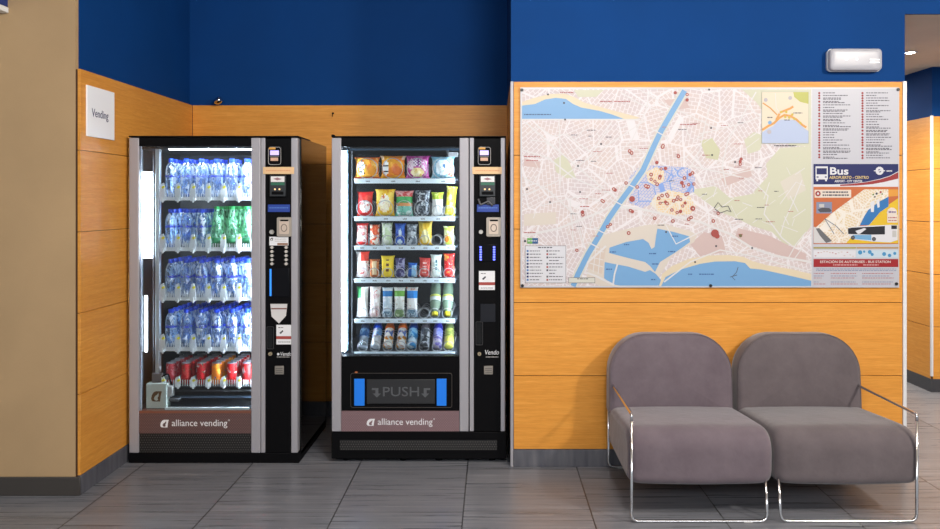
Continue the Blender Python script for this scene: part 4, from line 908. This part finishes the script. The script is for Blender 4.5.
    poly(m, [(600, 236), (622, 230), (646, 225), (664, 224), (690, 231), (697, 235), (694, 242), (672, 256), (662, 272), (652, 286), (600, 286), (586, 280), (590, 258)], 2, pier)
    poly(m, [(609.5, 247.6), (626, 242), (643, 239), (648.4, 242.6), (651.5, 249), (654.6, 246.8), (656, 236), (657.3, 228.6), (672, 231.5), (689, 236.2), (690, 242), (676, 252), (660, 262), (655, 272), (650, 266), (645, 262), (628, 258), (609, 253)], 3, sea)
    poly(m, [(604.6, 262), (612, 263.5), (628, 266.5), (645, 271.8), (650, 270), (656, 274), (661, 280), (659, 285.6), (620, 285.6), (611, 284), (604, 278)], 3, sea)
    line(m, [(617.5, 264), (614.5, 274), (613, 285)], 1.6, 4, pale)
    poly(m, [(590, 246), (606, 247), (602, 274), (588, 268)], 3, mat('map_dock', (193, 177, 165), 0.45))
    for a, b in (((592, 250), (604, 252)), ((590.5, 257), (603.4, 260)), ((589.5, 263), (603, 267)), ((596, 246), (593, 272)), ((601, 247), (598, 274))): line(m, [a, b], 0.8, 4, pale)
    line(m, [(606, 246), (588, 262), (585, 272), (596, 276), (614, 285)], 2.0, 4, pale)
    poly(m, [(659, 286), (662, 274), (672, 266), (690, 258.5), (708, 255.6), (728, 255), (744, 257), (752, 261), (766, 265), (790, 269), (811.2, 274), (811.2, 286)], 2, sand)
    poly(m, [(661, 286), (665.5, 277), (680, 269.6), (700, 263.8), (715, 261.5), (735, 261.2), (745, 263), (750, 268.4), (762, 269.6), (785, 274.6), (811.2, 280.6), (811.2, 286)], 3, sea)
    line(m, [(738, 267), (736.5, 272), (732, 277), (735, 280)], 0.6, 4, txt); line(m, [(730, 277), (737, 275)], 0.6, 4, txt)
    for a, b, y in ((624, 629, 244), (610, 616, 251.4), (649, 656, 253), (652, 659, 263.4), (606, 612, 268.6), (651, 656, 279), (672, 678, 235.6), (668, 675, 251), (699, 714, 273.6), (688, 692, 273.6)): words(m, a, b, y, 1.1, 5, mat('map_sea_words', (45, 83, 138), 0.5))
    # river
    rv = [(684.6, 90.6), (672, 112), (661, 131), (652, 150), (643, 170), (632, 186), (620, 202), (609, 218), (599, 236), (588, 254), (578, 274), (573, 286)]
    line(m, rv, 8.6, 3, mat('map_river_bank', (194, 193, 184), 0.45)); line(m, rv, 5.4, 4, sea)
    for a, b in (((650, 128), (668, 138)), ((610, 199), (622, 205)), ((594, 228), (606, 234)), ((588, 242), (599, 248)), ((627, 184), (640, 190))): line(m, [a, b], 1.1, 5, pale)
    # main roads
    for P, w in (([(522, 119.6), (640, 119.6)], 1.4), ([(525, 122), (560, 152), (600, 186), (618, 200)], 1.3), ([(559, 119), (560, 150), (560, 186)], 1.2), ([(523, 150), (548, 158), (574, 178), (606, 192)], 1.4), ([(522, 196), (556, 182), (600, 150), (646, 120)], 1.1),
                 ([(524, 236), (560, 228), (600, 212), (612, 206), (640, 209), (664, 214), (700, 222), (730, 234), (752, 248), (776, 256), (811, 262)], 2.2), ([(524, 178), (548, 190), (576, 216), (584, 246)], 1.2), ([(540, 206), (580, 196), (612, 204)], 1.0), ([(570, 200), (574, 250)], 1.3),
                 ([(715, 90), (706, 120), (700, 150), (690, 168)], 1.0), ([(756, 92), (740, 120), (728, 140), (722, 166), (726, 186)], 1.3), ([(744, 104), (768, 122), (790, 130)], 1.0), ([(700, 134), (740, 124), (764, 116)], 1.1), ([(690, 166), (720, 172), (752, 180), (768, 196), (764, 214), (782, 238), (792, 246)], 1.3),
                 ([(802, 180), (794, 200), (784, 222), (780, 236)], 1.0), ([(805, 186), (796, 182), (780, 204)], 0.8), ([(700, 184), (742, 172), (762, 168)], 0.9), ([(662, 218), (676, 244), (704, 230), (716, 222)], 1.2), ([(664, 282), (690, 262), (720, 250), (752, 256), (811, 272)], 1.4), ([(786, 262), (796, 244), (806, 232)], 1.0), ([(792, 262), (802, 248), (810, 240)], 1.0),
                 ([(650, 90), (646, 110), (632, 140), (600, 170)], 1.0), ([(620, 92), (640, 104), (664, 112)], 1.0), ([(640, 90), (664, 104), (690, 116), (716, 128)], 0.9), ([(536, 125), (552, 136), (566, 134), (590, 152)], 1.1), ([(530, 140), (546, 142), (560, 152)], 1.1), ([(576, 140), (590, 120)], 0.9), ([(588, 160), (600, 140), (612, 122)], 0.9)): line(m, P, w, 3, pale)
    for _ in range(120):          # short side streets
        a, b = rnd.uniform(524, 806), rnd.uniform(92, 232); an = rnd.choice((0.35, 1.9, -0.6, 1.1, 2.5)); ln = rnd.uniform(6, 18)
        q = (a + ln * math.cos(an), b + ln * math.sin(an))
        if 523 < q[0] < 810 and 121 < q[1] < 236 and b > 121 and not (760 < max(a, q[0]) and min(b, q[1]) < 148): line(m, [(a, b), q], rnd.uniform(0.5, 0.9), 2, pale)
    for _ in range(46):
        a, b = rnd.uniform(526, 796), rnd.uniform(122, 236)
        if not (755 < a and b < 150): words(m, a, a + rnd.uniform(4, 9), b, 0.7, 5, rnd.choice((txt, rtxt, rtxt)))
    for a, b, y in ((560, 574, 92), (600, 612, 101), (614, 630, 101), (680, 696, 124), (524, 540, 156), (526, 538, 160), (580, 590, 206), (524, 536, 232)): words(m, a, b, y, 1.0, 5, rtxt)
    for a, b in ((564, 103), (548, 94.5), (709, 89.6), (711, 128), (601, 144), (578, 166), (565, 119.6), (527, 189), (550, 202), (580, 192), (735, 162), (712, 155), (716, 246), (695, 262), (752, 248), (666, 232)): ringm(m, a, b, 1.0, 6, INK)
    line(m, [(714, 208), (718, 202.5), (722, 207), (728, 206), (731, 212), (727, 210.5), (720, 213), (715, 209)], 0.8, 5, txt)
    mk = [(662.5, 147), (663, 145.6), (678.3, 156.3), (656.8, 162.5), (661, 169), (665.4, 168.4), (651, 174.6), (660, 176.4), (659.5, 178), (651, 179.3), (654.8, 181.2), (657, 184.2), (648.2, 186.6), (645.8, 186), (690, 174.6), (692.4, 173), (684.4, 178), (681.8, 182.8), (683.4, 186), (688.6, 184.6), (693.8, 184),
          (662, 195.5), (666.6, 194.4), (667.6, 196), (658.6, 198.3), (660, 203.2), (665.4, 202), (667, 203.6), (673.6, 200.8), (676.8, 199.2), (680.6, 199.6), (677.8, 197), (682.6, 206), (685, 203), (671.8, 210), (677, 212.6), (680.4, 211.4), (693, 208.6), (654.6, 218.2), (672.8, 221), (688.6, 219.2), (691, 217.4), (718, 213.5), (713.2, 221), (687.6, 193.6), (686, 194.4),
          (629.6, 151), (631.6, 153), (626, 183), (613.6, 189), (615, 190), (603.2, 201.4), (602, 200.6), (582.8, 214.8), (582.4, 212), (610.4, 224.4), (607.6, 226.6), (628.6, 233), (576.8, 250.2), (630.4, 210.6), (632.4, 211.6), (637, 187), (647.6, 187), (675.2, 92.8), (687, 94.6), (687, 100), (740, 164.2), (741, 159), (740, 161.6), (740.4, 235.6)]
    for a, b in mk: ringm(m, a, b, rnd.uniform(1.6, 2.0), 6, mred, mwhite if rnd.random() < 0.8 else None)
    for a, b, r in ((692.6, 208.4, 2.6), (714.8, 233.2, 4.0), (632, 199, 3.0), (717, 236, 2.6)): ringm(m, a, b, r, 6, mred)
    ringm(m, 740.4, 235.6, 1.6, 8, mat('map_marker_olive', (103, 95, 60), 0.5))
    # key, scale bar, tourist mark
    rect(m, 525, 566, 245.6, 283, 6, txt); rect(m, 525.4, 565.6, 246, 282.6, 7, PRINTW); words(m, 538, 553, 247, 1.0, 8, txt)
    for i in range(10):
        y = 250 + i * 3.2; rect(m, 526.6, 528.6, y, y + 1.9, 8, NAVY if i % 3 else mat('key_blue', (60, 103, 163), 0.5)); words(m, 529.6, rnd.uniform(537, 544), y + 0.5, 0.8, 8, txt)
        rect(m, 546.4, 548.2, y, y + 1.9, 8, (GREY, mred, txt, PRINTW)[i % 4]); words(m, 549, rnd.uniform(555, 564), y + 0.5, 0.8, 8, txt)
    rect(m, 527.2, 532.4, 238, 243.6, 6, mat('tourist_green', (95, 155, 77), 0.45)); rect(m, 532.4, 538, 238, 243.6, 6, mat('tourist_blue', (31, 79, 129), 0.45)); words(m, 528, 537, 240.4, 0.9, 7, PRINTW); ringm(m, 525, 241, 1.2, 6, INK)
    rect(m, 568.4, 595, 277.4, 283, 6, txt); rect(m, 568.8, 594.6, 277.8, 282.6, 7, mat('map_scale', (194, 194, 184), 0.45)); words(m, 577, 588, 278.4, 0.8, 8, txt)
    # inset of the region
    rect(m, 761.4, 808.6, 91.8, 143.6, 6, mat('inset_edge', (163, 163, 146), 0.5)); rect(m, 761.8, 808.2, 92.2, 143.2, 7, mat('inset_land', (205, 193, 172), 0.45))
    poly(m, [(793, 92.2), (808.2, 92.2), (808.2, 104), (800, 102), (794, 97)], 8, mat('inset_green', (169, 169, 77), 0.45))
    bay = [(761.8, 132.5), (767, 129), (773, 126), (777, 121.5), (781, 119.6), (788, 120), (794, 119.8), (799, 123), (804, 128.5), (808.2, 131), (808.2, 143.2), (761.8, 143.2)]
    poly(m, bay, 8, mat('inset_bay', (162, 175, 203), 0.45)); org = mat('inset_orange', (200, 138, 60), 0.45)
    line(m, [(762, 130), (768, 126), (774, 123), (779, 118), (784, 115), (790, 116), (796, 119.5), (802, 125), (806, 127.5)], 2.2, 9, org); line(m, [(776, 120), (780, 112.5), (790, 108.5), (793, 106.5)], 2.2, 9, org); line(m, [(762.5, 103), (770, 108), (777, 115)], 1.2, 9, org)
    line(m, [(775, 93), (776, 108), (780, 114)], 0.6, 9, pale)
    for a, b in ((781, 112), (785, 117), (789, 117.6), (792, 114.6), (794, 119), (800, 123), (786, 112)): ringm(m, a, b, 1.3, 10, mat('inset_yellow', (186, 163, 52), 0.45))
    ringm(m, 769.6, 122.6, 1.9, 10, sea); ringm(m, 790, 98, 2.0, 9, mat('inset_grey', (169, 163, 169), 0.5)); ringm(m, 765.5, 100, 2.0, 9, MATS['inset_grey']); ringm(m, 769, 132, 2.2, 9, MATS['inset_grey'])
    for a, b, y in ((767, 773, 117), (793, 802, 112.6), (784, 790, 119.6), (774, 796, 145.2)): words(m, a, b, y, 0.9, 10, txt)
    m.build('street_map_print', t, recalc=False)
    # list of streets at the right
    m = M(); rect(m, 812.2, 898.6, 89, 286.6, 0, mat('list_paper', (177, 177, 186), 0.4))
    for cx, tx, lim in ((819.2, 823, 851), (862.4, 866, 892)):
        y = 92.2
        while y < 157.2:
            two = rnd.random() < 0.22; ringm(m, cx, y + 0.9, 1.15, 1, RED); words(m, tx, tx + rnd.uniform(10, lim - tx), y + 0.3, 0.8, 1, txt)
            if two: words(m, tx, tx + rnd.uniform(14, lim - tx), y + 1.5, 0.8, 1, txt); y += 0.9
            y += 2.55
    m.build('street_list_print', t, recalc=False)
    # bus notice
    m = M(); x0, x1 = 813.4, 898.2
    rect(m, x0, x1, 164, 188, 1, PRINTW)
    top = [(x0, 164), (x1, 164)]; low = [(x1, 171.2), (890, 175.6), (880, 178.8), (866, 181.8), (850, 183.6), (832, 184.4), (x0, 184.4)]
    poly(m, [(x1, 172), (890, 176.2), (880, 179.4), (866, 182.2), (850, 184.0), (840, 184.6), (840, 186), (856, 185.6), (872, 184.2), (884, 182), (x1, 178.6)], 2, RED); poly(m, top + low, 3, NAVY)
    # bus pictogram
    for P in ([(815.4, 166.4), (827.6, 166.4), (827.6, 179.4), (815.4, 179.4)],): poly(m, P, 4, PRINTW)
    rect(m, 816.4, 826.6, 168.2, 174.4, 5, NAVY); rect(m, 816.2, 818, 179, 181.2, 4, PRINTW); rect(m, 825, 826.8, 179, 181.2, 4, PRINTW); rect(m, 816.4, 818.4, 176.4, 177.6, 5, NAVY); rect(m, 824.6, 826.6, 176.4, 177.6, 5, NAVY)
    ringm(m, 879.4, 170.8, 4.2, 4, PRINTW, NAVY); line(m, [(873.6, 170.8), (884.8, 170.8)], 0.9, 6, PRINTW); line(m, [(877, 173.6), (881.6, 168)], 0.9, 6, PRINTW)
    # route picture
    rect(m, x0, x1, 186.8, 244, 2, mat('notice_rust', (177, 89, 38), 0.45))
    poly(m, [(864, 189.4), (888.2, 189.4), (888.2, 199), (868, 214), (858, 228), (848, 243.2), (830, 243.2), (815, 228), (832, 213)], 3, town_mat('notice_map', (204, 186, 152), (200, 180, 158), (214, 208, 200), 75, 0.16))
    poly(m, [(813.6, 226.6), (817, 228), (832, 243.2), (813.6, 243.2)], 3, mat('notice_pale', (187, 186, 187), 0.5)); poly(m, [(815.6, 228.6), (819, 228), (824, 233), (832, 241), (826, 243), (820, 236)], 4, GREY)
    poly(m, [(888.2, 196.6), (x1, 196), (x1, 189.4), (888.2, 189.4)], 3, mat('notice_gold', (203, 138, 43), 0.45)); poly(m, [(888.2, 205), (x1, 198), (x1, 243.2), (846, 243.2), (852, 236), (868, 225), (880, 211)], 3, mat('notice_yellow', (205, 169, 22), 0.45))
    poly(m, [(888.4, 196.6), (888.4, 206.4), (880, 212), (869, 225), (859.6, 225.4), (864, 216.4), (868, 210), (874, 205.4), (880, 201), (884, 199)], 4, mat('notice_blue', (24, 101, 163), 0.45)); poly(m, [(870, 203), (874.4, 200), (873.6, 212), (870.8, 212)], 5, PRINTW); poly(m, [(876, 200.6), (879, 198), (879.4, 207), (877.4, 208)], 5, PRINTW)
    rect(m, 814.4, 851, 189.8, 197.6, 4, mat('notice_cream', (206, 194, 181), 0.5)); ringm(m, 817.8, 193.6, 2.8, 5, RED, PRINTW); words(m, 822.4, 848.6, 191.4, 1.5, 5, txt); words(m, 822.4, 848.6, 194.4, 1.5, 5, txt)
    rect(m, 816.2, 831.8, 202, 213.4, 4, mat('photo_sky', (114, 122, 148), 0.5)); poly(m, [(817.4, 209.6), (822, 207.6), (829, 208), (831.4, 210.4), (830, 212), (820, 212.2)], 5, INK); rect(m, 819, 824, 204, 207.4, 5, LGREY)
    line(m, [(824.4, 218.6), (834, 234)], 0.6, 5, mat('route_blue', (62, 83, 112), 0.5)); line(m, [(824.4, 218.6), (836, 226), (843.6, 234)], 0.6, 5, MATS['route_blue'])
    for a, b, r in ((873, 194.6, 0.9), (876.4, 193.6, 1.2), (880.4, 192.2, 1.2), (874.6, 196.8, 0.9), (882, 194, 0.8)): ringm(m, a, b, r, 5, rnd.choice((mat('leafy', (83, 112, 43), 0.5), mred, INK)))
    ringm(m, 891.8, 212.6, 5.2, 5, mwhite); words(m, 888.4, 895.4, 211.2, 1.6, 7, mat('notice_violet', (103, 83, 129), 0.5)); rect(m, 887, 897.4, 214.6, 222.6, 5, mwhite); words(m, 888, 896.6, 217, 1.2, 6, rtxt); words(m, 888, 896.6, 220, 1.0, 6, rtxt)
    poly(m, [(848, 227.6), (860, 226), (890, 224.8), (897.4, 225), (897.4, 240), (890, 242.4), (872, 241.6), (853, 239.2), (849, 236)], 6, PRINTW)
    poly(m, [(847.8, 228.4), (852, 227.6), (884.6, 226), (884.6, 234.4), (870, 234.6), (856, 234.2), (848, 234)], 7, mat('coach_window', (29, 29, 38), 0.3)); poly(m, [(855, 231), (864, 228), (866, 229), (860, 233.6), (857.6, 234)], 8, PRINTW)
    poly(m, [(852.6, 235), (871, 234.8), (871, 240.4), (854, 238.8)], 8, mat('coach_blue', (100, 151, 191), 0.4)); rect(m, 891, 896.6, 225.4, 229, 7, MATS['coach_window']); rect(m, 892, 896, 230.6, 237, 7, LGREY)
    for a, b in ((852.6, 237.6), (873.6, 239)): ringm(m, a, b, 2.1, 9, INK, GREY)
    rect(m, x0, 856, 247, 248.6, 2, mat('strip_olive', (151, 141, 72), 0.5)); rect(m, 856.4, x1, 247, 248.6, 2, mat('strip_tan', (160, 129, 83), 0.5))
    rect(m, x0, 855.6, 250.2, 257.6, 2, PRINTW); rect(m, 856, x1, 250.2, 257.6, 2, mat('strip_ice', (177, 194, 206), 0.5))
    for a, b, r in ((860, 252.4, 2.2), (869.6, 252, 2.0), (872, 254.4, 1.6), (884, 254, 2.0), (889.4, 255.4, 1.8), (894.6, 253.4, 1.6), (864, 251.6, 1.2)): ringm(m, a, b, r, 3, mat('strip_blue', (55, 129, 177), 0.5))
    for k in range(14): words(m, 814.5 + k * 2.9, 816.2 + k * 2.9, rnd.uniform(251, 256), 0.8, 3, rnd.choice((rtxt, LGREY, blockp)))
    rect(m, x0, x1, 259, 267, 2, mat('notice_red', (144, 19, 26), 0.4)); words(m, 833, 857.5, 264.4, 1.0, 3, mat('notice_pink', (198, 151, 151), 0.5)); words(m, 863, 878.5, 264.4, 1.0, 3, MATS['notice_pink'])
    for y in (268.6, 270.2): words(m, 816, 897, y, 0.7, 2, mat('notice_bluegrey', (110, 122, 151), 0.5))
    for a, b in ((813.6, 827), (830.6, 859), (862, 896)):
        words(m, a, b - 3, 273, 0.7, 2, rtxt)
        for i in range(5): words(m, a, b - rnd.uniform(0, 9), 275.6 + i * 2, 0.7, 2, (MATS['notice_bluegrey'], rtxt, LGREY)[i % 3])
    m.build('bus_notice_print', t, recalc=False)
    def T(body, a, b, y, size, mt, bold=0.0, k=4):
        m = M(); m.text(body, X((a + b) / 2), Z(y), L(k) - 0.0006, size, mt, X(b) - X(a), bold=bold, depth=0.0002); m.build('lettering', t, recalc=False)
    T('Bus', 829.6, 848, 171.4, 0.056, PRINTW, 0.0014); T('AEROPUERTO - CENTRO', 829.2, 868.6, 177.6, 0.022, mat('notice_straw', (194, 169, 112), 0.45), 0.0005)
    T('AIRPORT - CITY CENTER', 834.4, 862.2, 181.3, 0.017, PRINTW, 0.0004); T('emt', 886.2, 892, 170.8, 0.016, PRINTW, 0.0004)
    T('ESTACIÓN DE AUTOBUSES - BUS STATION', 820, 890.4, 261.9, 0.018, mat('notice_white', (210, 200, 196), 0.45), 0.0002)
    for a, b in ((522, 90), (710.5, 285.6), (522.4, 285.6), (898, 89.6), (896.2, 283.8)):
        M().disc(X(a), Yf - 0.008, Z(b), 0.0085, mat('black_screw_cap', (26, 28, 31), 0.35), 0.0078, 14).build('screw_cap', t)
board()

# ------------------------------------------------------------------ lounge chairs
YS = 3.65
def chair(xc, arm, sued, label):
    t = thing('lounge_chair', (xc, YS + 0.36, 0), label, 'chair', 'lounge chairs under the map')
    hw = 0.309
    # seat: side profile swept across, rounded at both ends
    prof = fillet([(0, 0.30, 0.162), (0, -0.006, 0.162), (0, -0.016, 0.425), (0, 0.30, 0.402), (0, 0.66, 0.372), (0, 0.665, 0.164), (0, 0.32, 0.162)], [0, 0.05, 0.125, 0.02, 0.05, 0.05, 0], 8)[:-1]
    c = Vector((0, 0.31, 0.28)); loops = []; W = 0.332; xo = xc + (0.011 if arm < 0 else 0.006)
    for e in (0.0, 0.10, 0.25, 0.45, 0.7, 1.0):
        xx = -W + 0.05 * (1 - math.cos(e * math.pi / 2)); d = 0.045 * (1 - math.sin(e * math.pi / 2)); loops.append((xx, d))
    loops += [(-0.14, -0.003), (0, -0.005), (0.14, -0.003)]; loops += [(-xx, d) for xx, d in loops[5::-1]]
    ring = []
    for xx, d in loops:
        L = []
        for p in prof:
            r_ = p - c; q = c + Vector((0, r_.y * (1 - d / 0.33), r_.z * (1 - d / 0.125 * 0.9))); L.append((xo + xx, YS + q.y, q.z))
        ring.append(L)
    loops = ring
    m = M(); m.loft(loops, sued); seat = m.build('seat', t)
    md = seat.modifiers.new('soft', 'SUBSURF'); md.levels = 1; md.render_levels = 2
    # backrest: outline with big round shoulders, soft edges, leaning back a little
    bw, z0, z1 = 0.327, 0.33, 0.752
    def outline(d):
        P = []; r = 0.19; rb = 0.03
        for cx, cz, rad, a in ((bw - r, z1 - r, r, 0), (-bw + r, z1 - r, r, 90), (-bw + rb, z0 + rb, rb, 180), (bw - rb, z0 + rb, rb, 270)):
            for i in range(9):
                th = R(a + 90 * i / 8); P.append((cx + (rad - d) * math.cos(th), cz + (rad - d) * math.sin(th)))
        return [(p * (1 - 0.03 * max(0, (q - 0.5) / 0.26)), q + (0.012 * (1 - (p / bw) ** 2) if q > 0.5 else 0)) for p, q in P]
    loops = []
    for yy, d in ((0.0, 0.028), (0.004, 0.012), (0.014, 0.003), (0.03, 0.0), (0.10, 0.0), (0.135, 0.004), (0.15, 0.014), (0.155, 0.028)):
        loops.append([(x_, yy, z_) for x_, z_ in outline(d)])
    cen = [(sum(p[0] for p in loops[0]) / 36, (z0 + z1) / 2)]
    def cap(yy, k, bulge): return [(p[0] * k, yy + bulge, cen[0][1] + (p[2] - cen[0][1]) * k) for p in loops[0]]
    front = [cap(0.0, 0.2, -0.016), cap(0.0, 0.5, -0.013), cap(0.0, 0.8, -0.006)]; back = [cap(0.155, 0.8, 0.003), cap(0.155, 0.4, 0.006)]
    xf = Matrix.Translation((xc - 0.0, YS + 0.548, 0)) @ Matrix.Translation((0, 0, z0)) @ Matrix.Rotation(R(-3), 4, 'X') @ Matrix.Translation((0, 0, -z0))
    m = M(); m.loft(front + loops + back, sued, xf=xf); bk = m.build('backrest', t)
    # seam piping round the front edge of the backrest
    m = M(); m.tube([xf @ Vector((x_, 0.009, z_)) for x_, z_ in outline(0.004)], 0.0018, sued, 6, True); m.build('piping', bk)
    # bent steel sled frame
    r = 0.0068; zf = r; za = 0.492
    def leg(sx, y, top): return [(xc + sx * hw, y, top)]
    yb = YS + 0.735; yf_ = YS + 0.0
    lt = za if arm < 0 else 0.19; rt = za if arm > 0 else 0.19
    fy = yf_ - 0.016 if arm else yf_
    P = [(xc - hw, fy if arm < 0 else yf_ + 0.012, lt - (0.03 if arm < 0 else 0)), (xc - hw, fy, zf), (xc + hw, fy, zf), (xc + hw, fy if arm > 0 else yf_ + 0.012, rt - (0.03 if arm > 0 else 0))]
    M().tube(fillet(P, 0.035), r, CHROME, 10).build('front_leg_frame', t)
    P = [(xc - hw + 0.004, yb, 0.34 if arm > 0 else za - 0.03), (xc - hw + 0.004, yb, zf), (xc + hw - 0.004, yb, zf), (xc + hw - 0.004, yb, 0.34 if arm < 0 else za - 0.03)]
    M().tube(fillet(P, 0.035), r, CHROME, 10).build('rear_leg_frame', t)
    sx = arm
    P = [(xc + sx * hw, fy, za - 0.03), (xc + sx * hw, fy, za), (xc + sx * (hw - 0.004), yb, za), (xc + sx * (hw - 0.004), yb, za - 0.03)]
    M().tube(fillet(P, 0.028), r, CHROME, 10).build('armrest', t)
    m = M()
    for q in (-0.2, 0.2): m.tube([(xc - hw + 0.01, YS + 0.36 + q, 0.163), (xc + hw - 0.01, YS + 0.36 + q, 0.163)], 0.006, BLACK, 8)
    m.build('seat_rail', t)
    for gx in ((0.22,) if arm < 0 else ()): M().box(xc + gx - 0.02, xc + gx + 0.02, fy - 0.008, fy + 0.008, 0.0002, 0.006, LGREY, 0.002, 1).build('floor_glide', t)
    for gx in (-0.24, 0.24): M().box(xc + gx - 0.015, xc + gx + 0.015, yb - 0.007, yb + 0.007, 0.0, 0.004, LGREY).build('floor_glide', t)
    return t
chair(0.943, -1, SUEDE, 'mauve grey lounge chair with chrome arm on its left, nearer the machines')
chair(1.621, 1, SUEDE2, 'warm grey lounge chair with chrome arm on its right, nearer the corridor')

# ------------------------------------------------------------------ light and camera
def area(name, loc, size, power, col, rot=(0, 0, 0), sy=None):
    l = bpy.data.lights.new(name, 'AREA'); l.energy = power; l.color = col; l.size = size
    if sy: l.shape = 'RECTANGLE'; l.size_y = sy
    o = bpy.data.objects.new(name, l); COL.objects.link(o); o.location = loc; o.rotation_euler = [R(a) for a in rot]; return o
def aimed(name, loc, at, size, power, col):
    o = area(name, loc, size, power, col, (0, 0, 0), size); o.rotation_euler = (Vector(at) - Vector(loc)).to_track_quat('-Z', 'Y').to_euler(); return o
aimed('ceiling_light_right', (3.3, 1.2, 3.15), (1.2, 4.3, 0.8), 0.35, 92, (1.0, 0.93, 0.84))
aimed('left_wall_washer', (0.5, 1.9, 3.15), (-2.0, 4.4, 1.3), 0.7, 58, (1.0, 0.95, 0.9))  # unseen lamp aimed across to brighten the left wall
area('hall_panel', (0.8, -2.3, 2.85), 6.0, 118, (0.95, 0.97, 1.0), (72, 0, 0), 0.7)  # unseen high panel behind the camera, added for light from the front
sp = bpy.data.lights.new('corridor_spot', 'SPOT'); sp.energy = 125; sp.spot_size = R(150); sp.spot_blend = 0.8; sp.color = (1.0, 0.9, 0.76); sp.shadow_soft_size = 0.05
o = bpy.data.objects.new('corridor_spot', sp); COL.objects.link(o); o.location = (2.9, 5.55, 2.47)
area('corridor_fill', (3.7, 4.9, 2.48), 0.6, 16, (1.0, 0.86, 0.7))  # unseen fill lamp added to brighten the corridor
area('corridor_fill_far', (2.5, 7.4, 2.48), 0.6, 45, (1.0, 0.9, 0.78))  # unseen fill set deep so floor bounce brightens the corridor ceiling
w = bpy.data.worlds.new('world'); sc.world = w; w.use_nodes = True
w.node_tree.nodes['Background'].inputs['Color'].default_value = (0.9, 0.95, 1.0, 1); w.node_tree.nodes['Background'].inputs['Strength'].default_value = 0.35

cam = bpy.data.cameras.new('camera'); cam.sensor_width = 36.0; cam.lens = F * 36.0 / 940.0
cam.shift_x = -(CX - 470.0) / 940.0; cam.shift_y = (CY - 264.5) / 940.0
co = bpy.data.objects.new('camera', cam); COL.objects.link(co); co.location = (0, 0, H); co.rotation_euler = (R(90), 0, 0)
cam.clip_start = 0.05; sc.camera = co
sc.view_settings.view_transform = 'Standard'; sc.view_settings.look = 'None'; sc.view_settings.gamma = 1.0; sc.view_settings.use_curve_mapping = False
sc.view_settings.exposure = 0.46
sc.cycles.transparent_max_bounces = 32; sc.cycles.max_bounces = 8; sc.cycles.caustics_reflective = False; sc.cycles.caustics_refractive = False
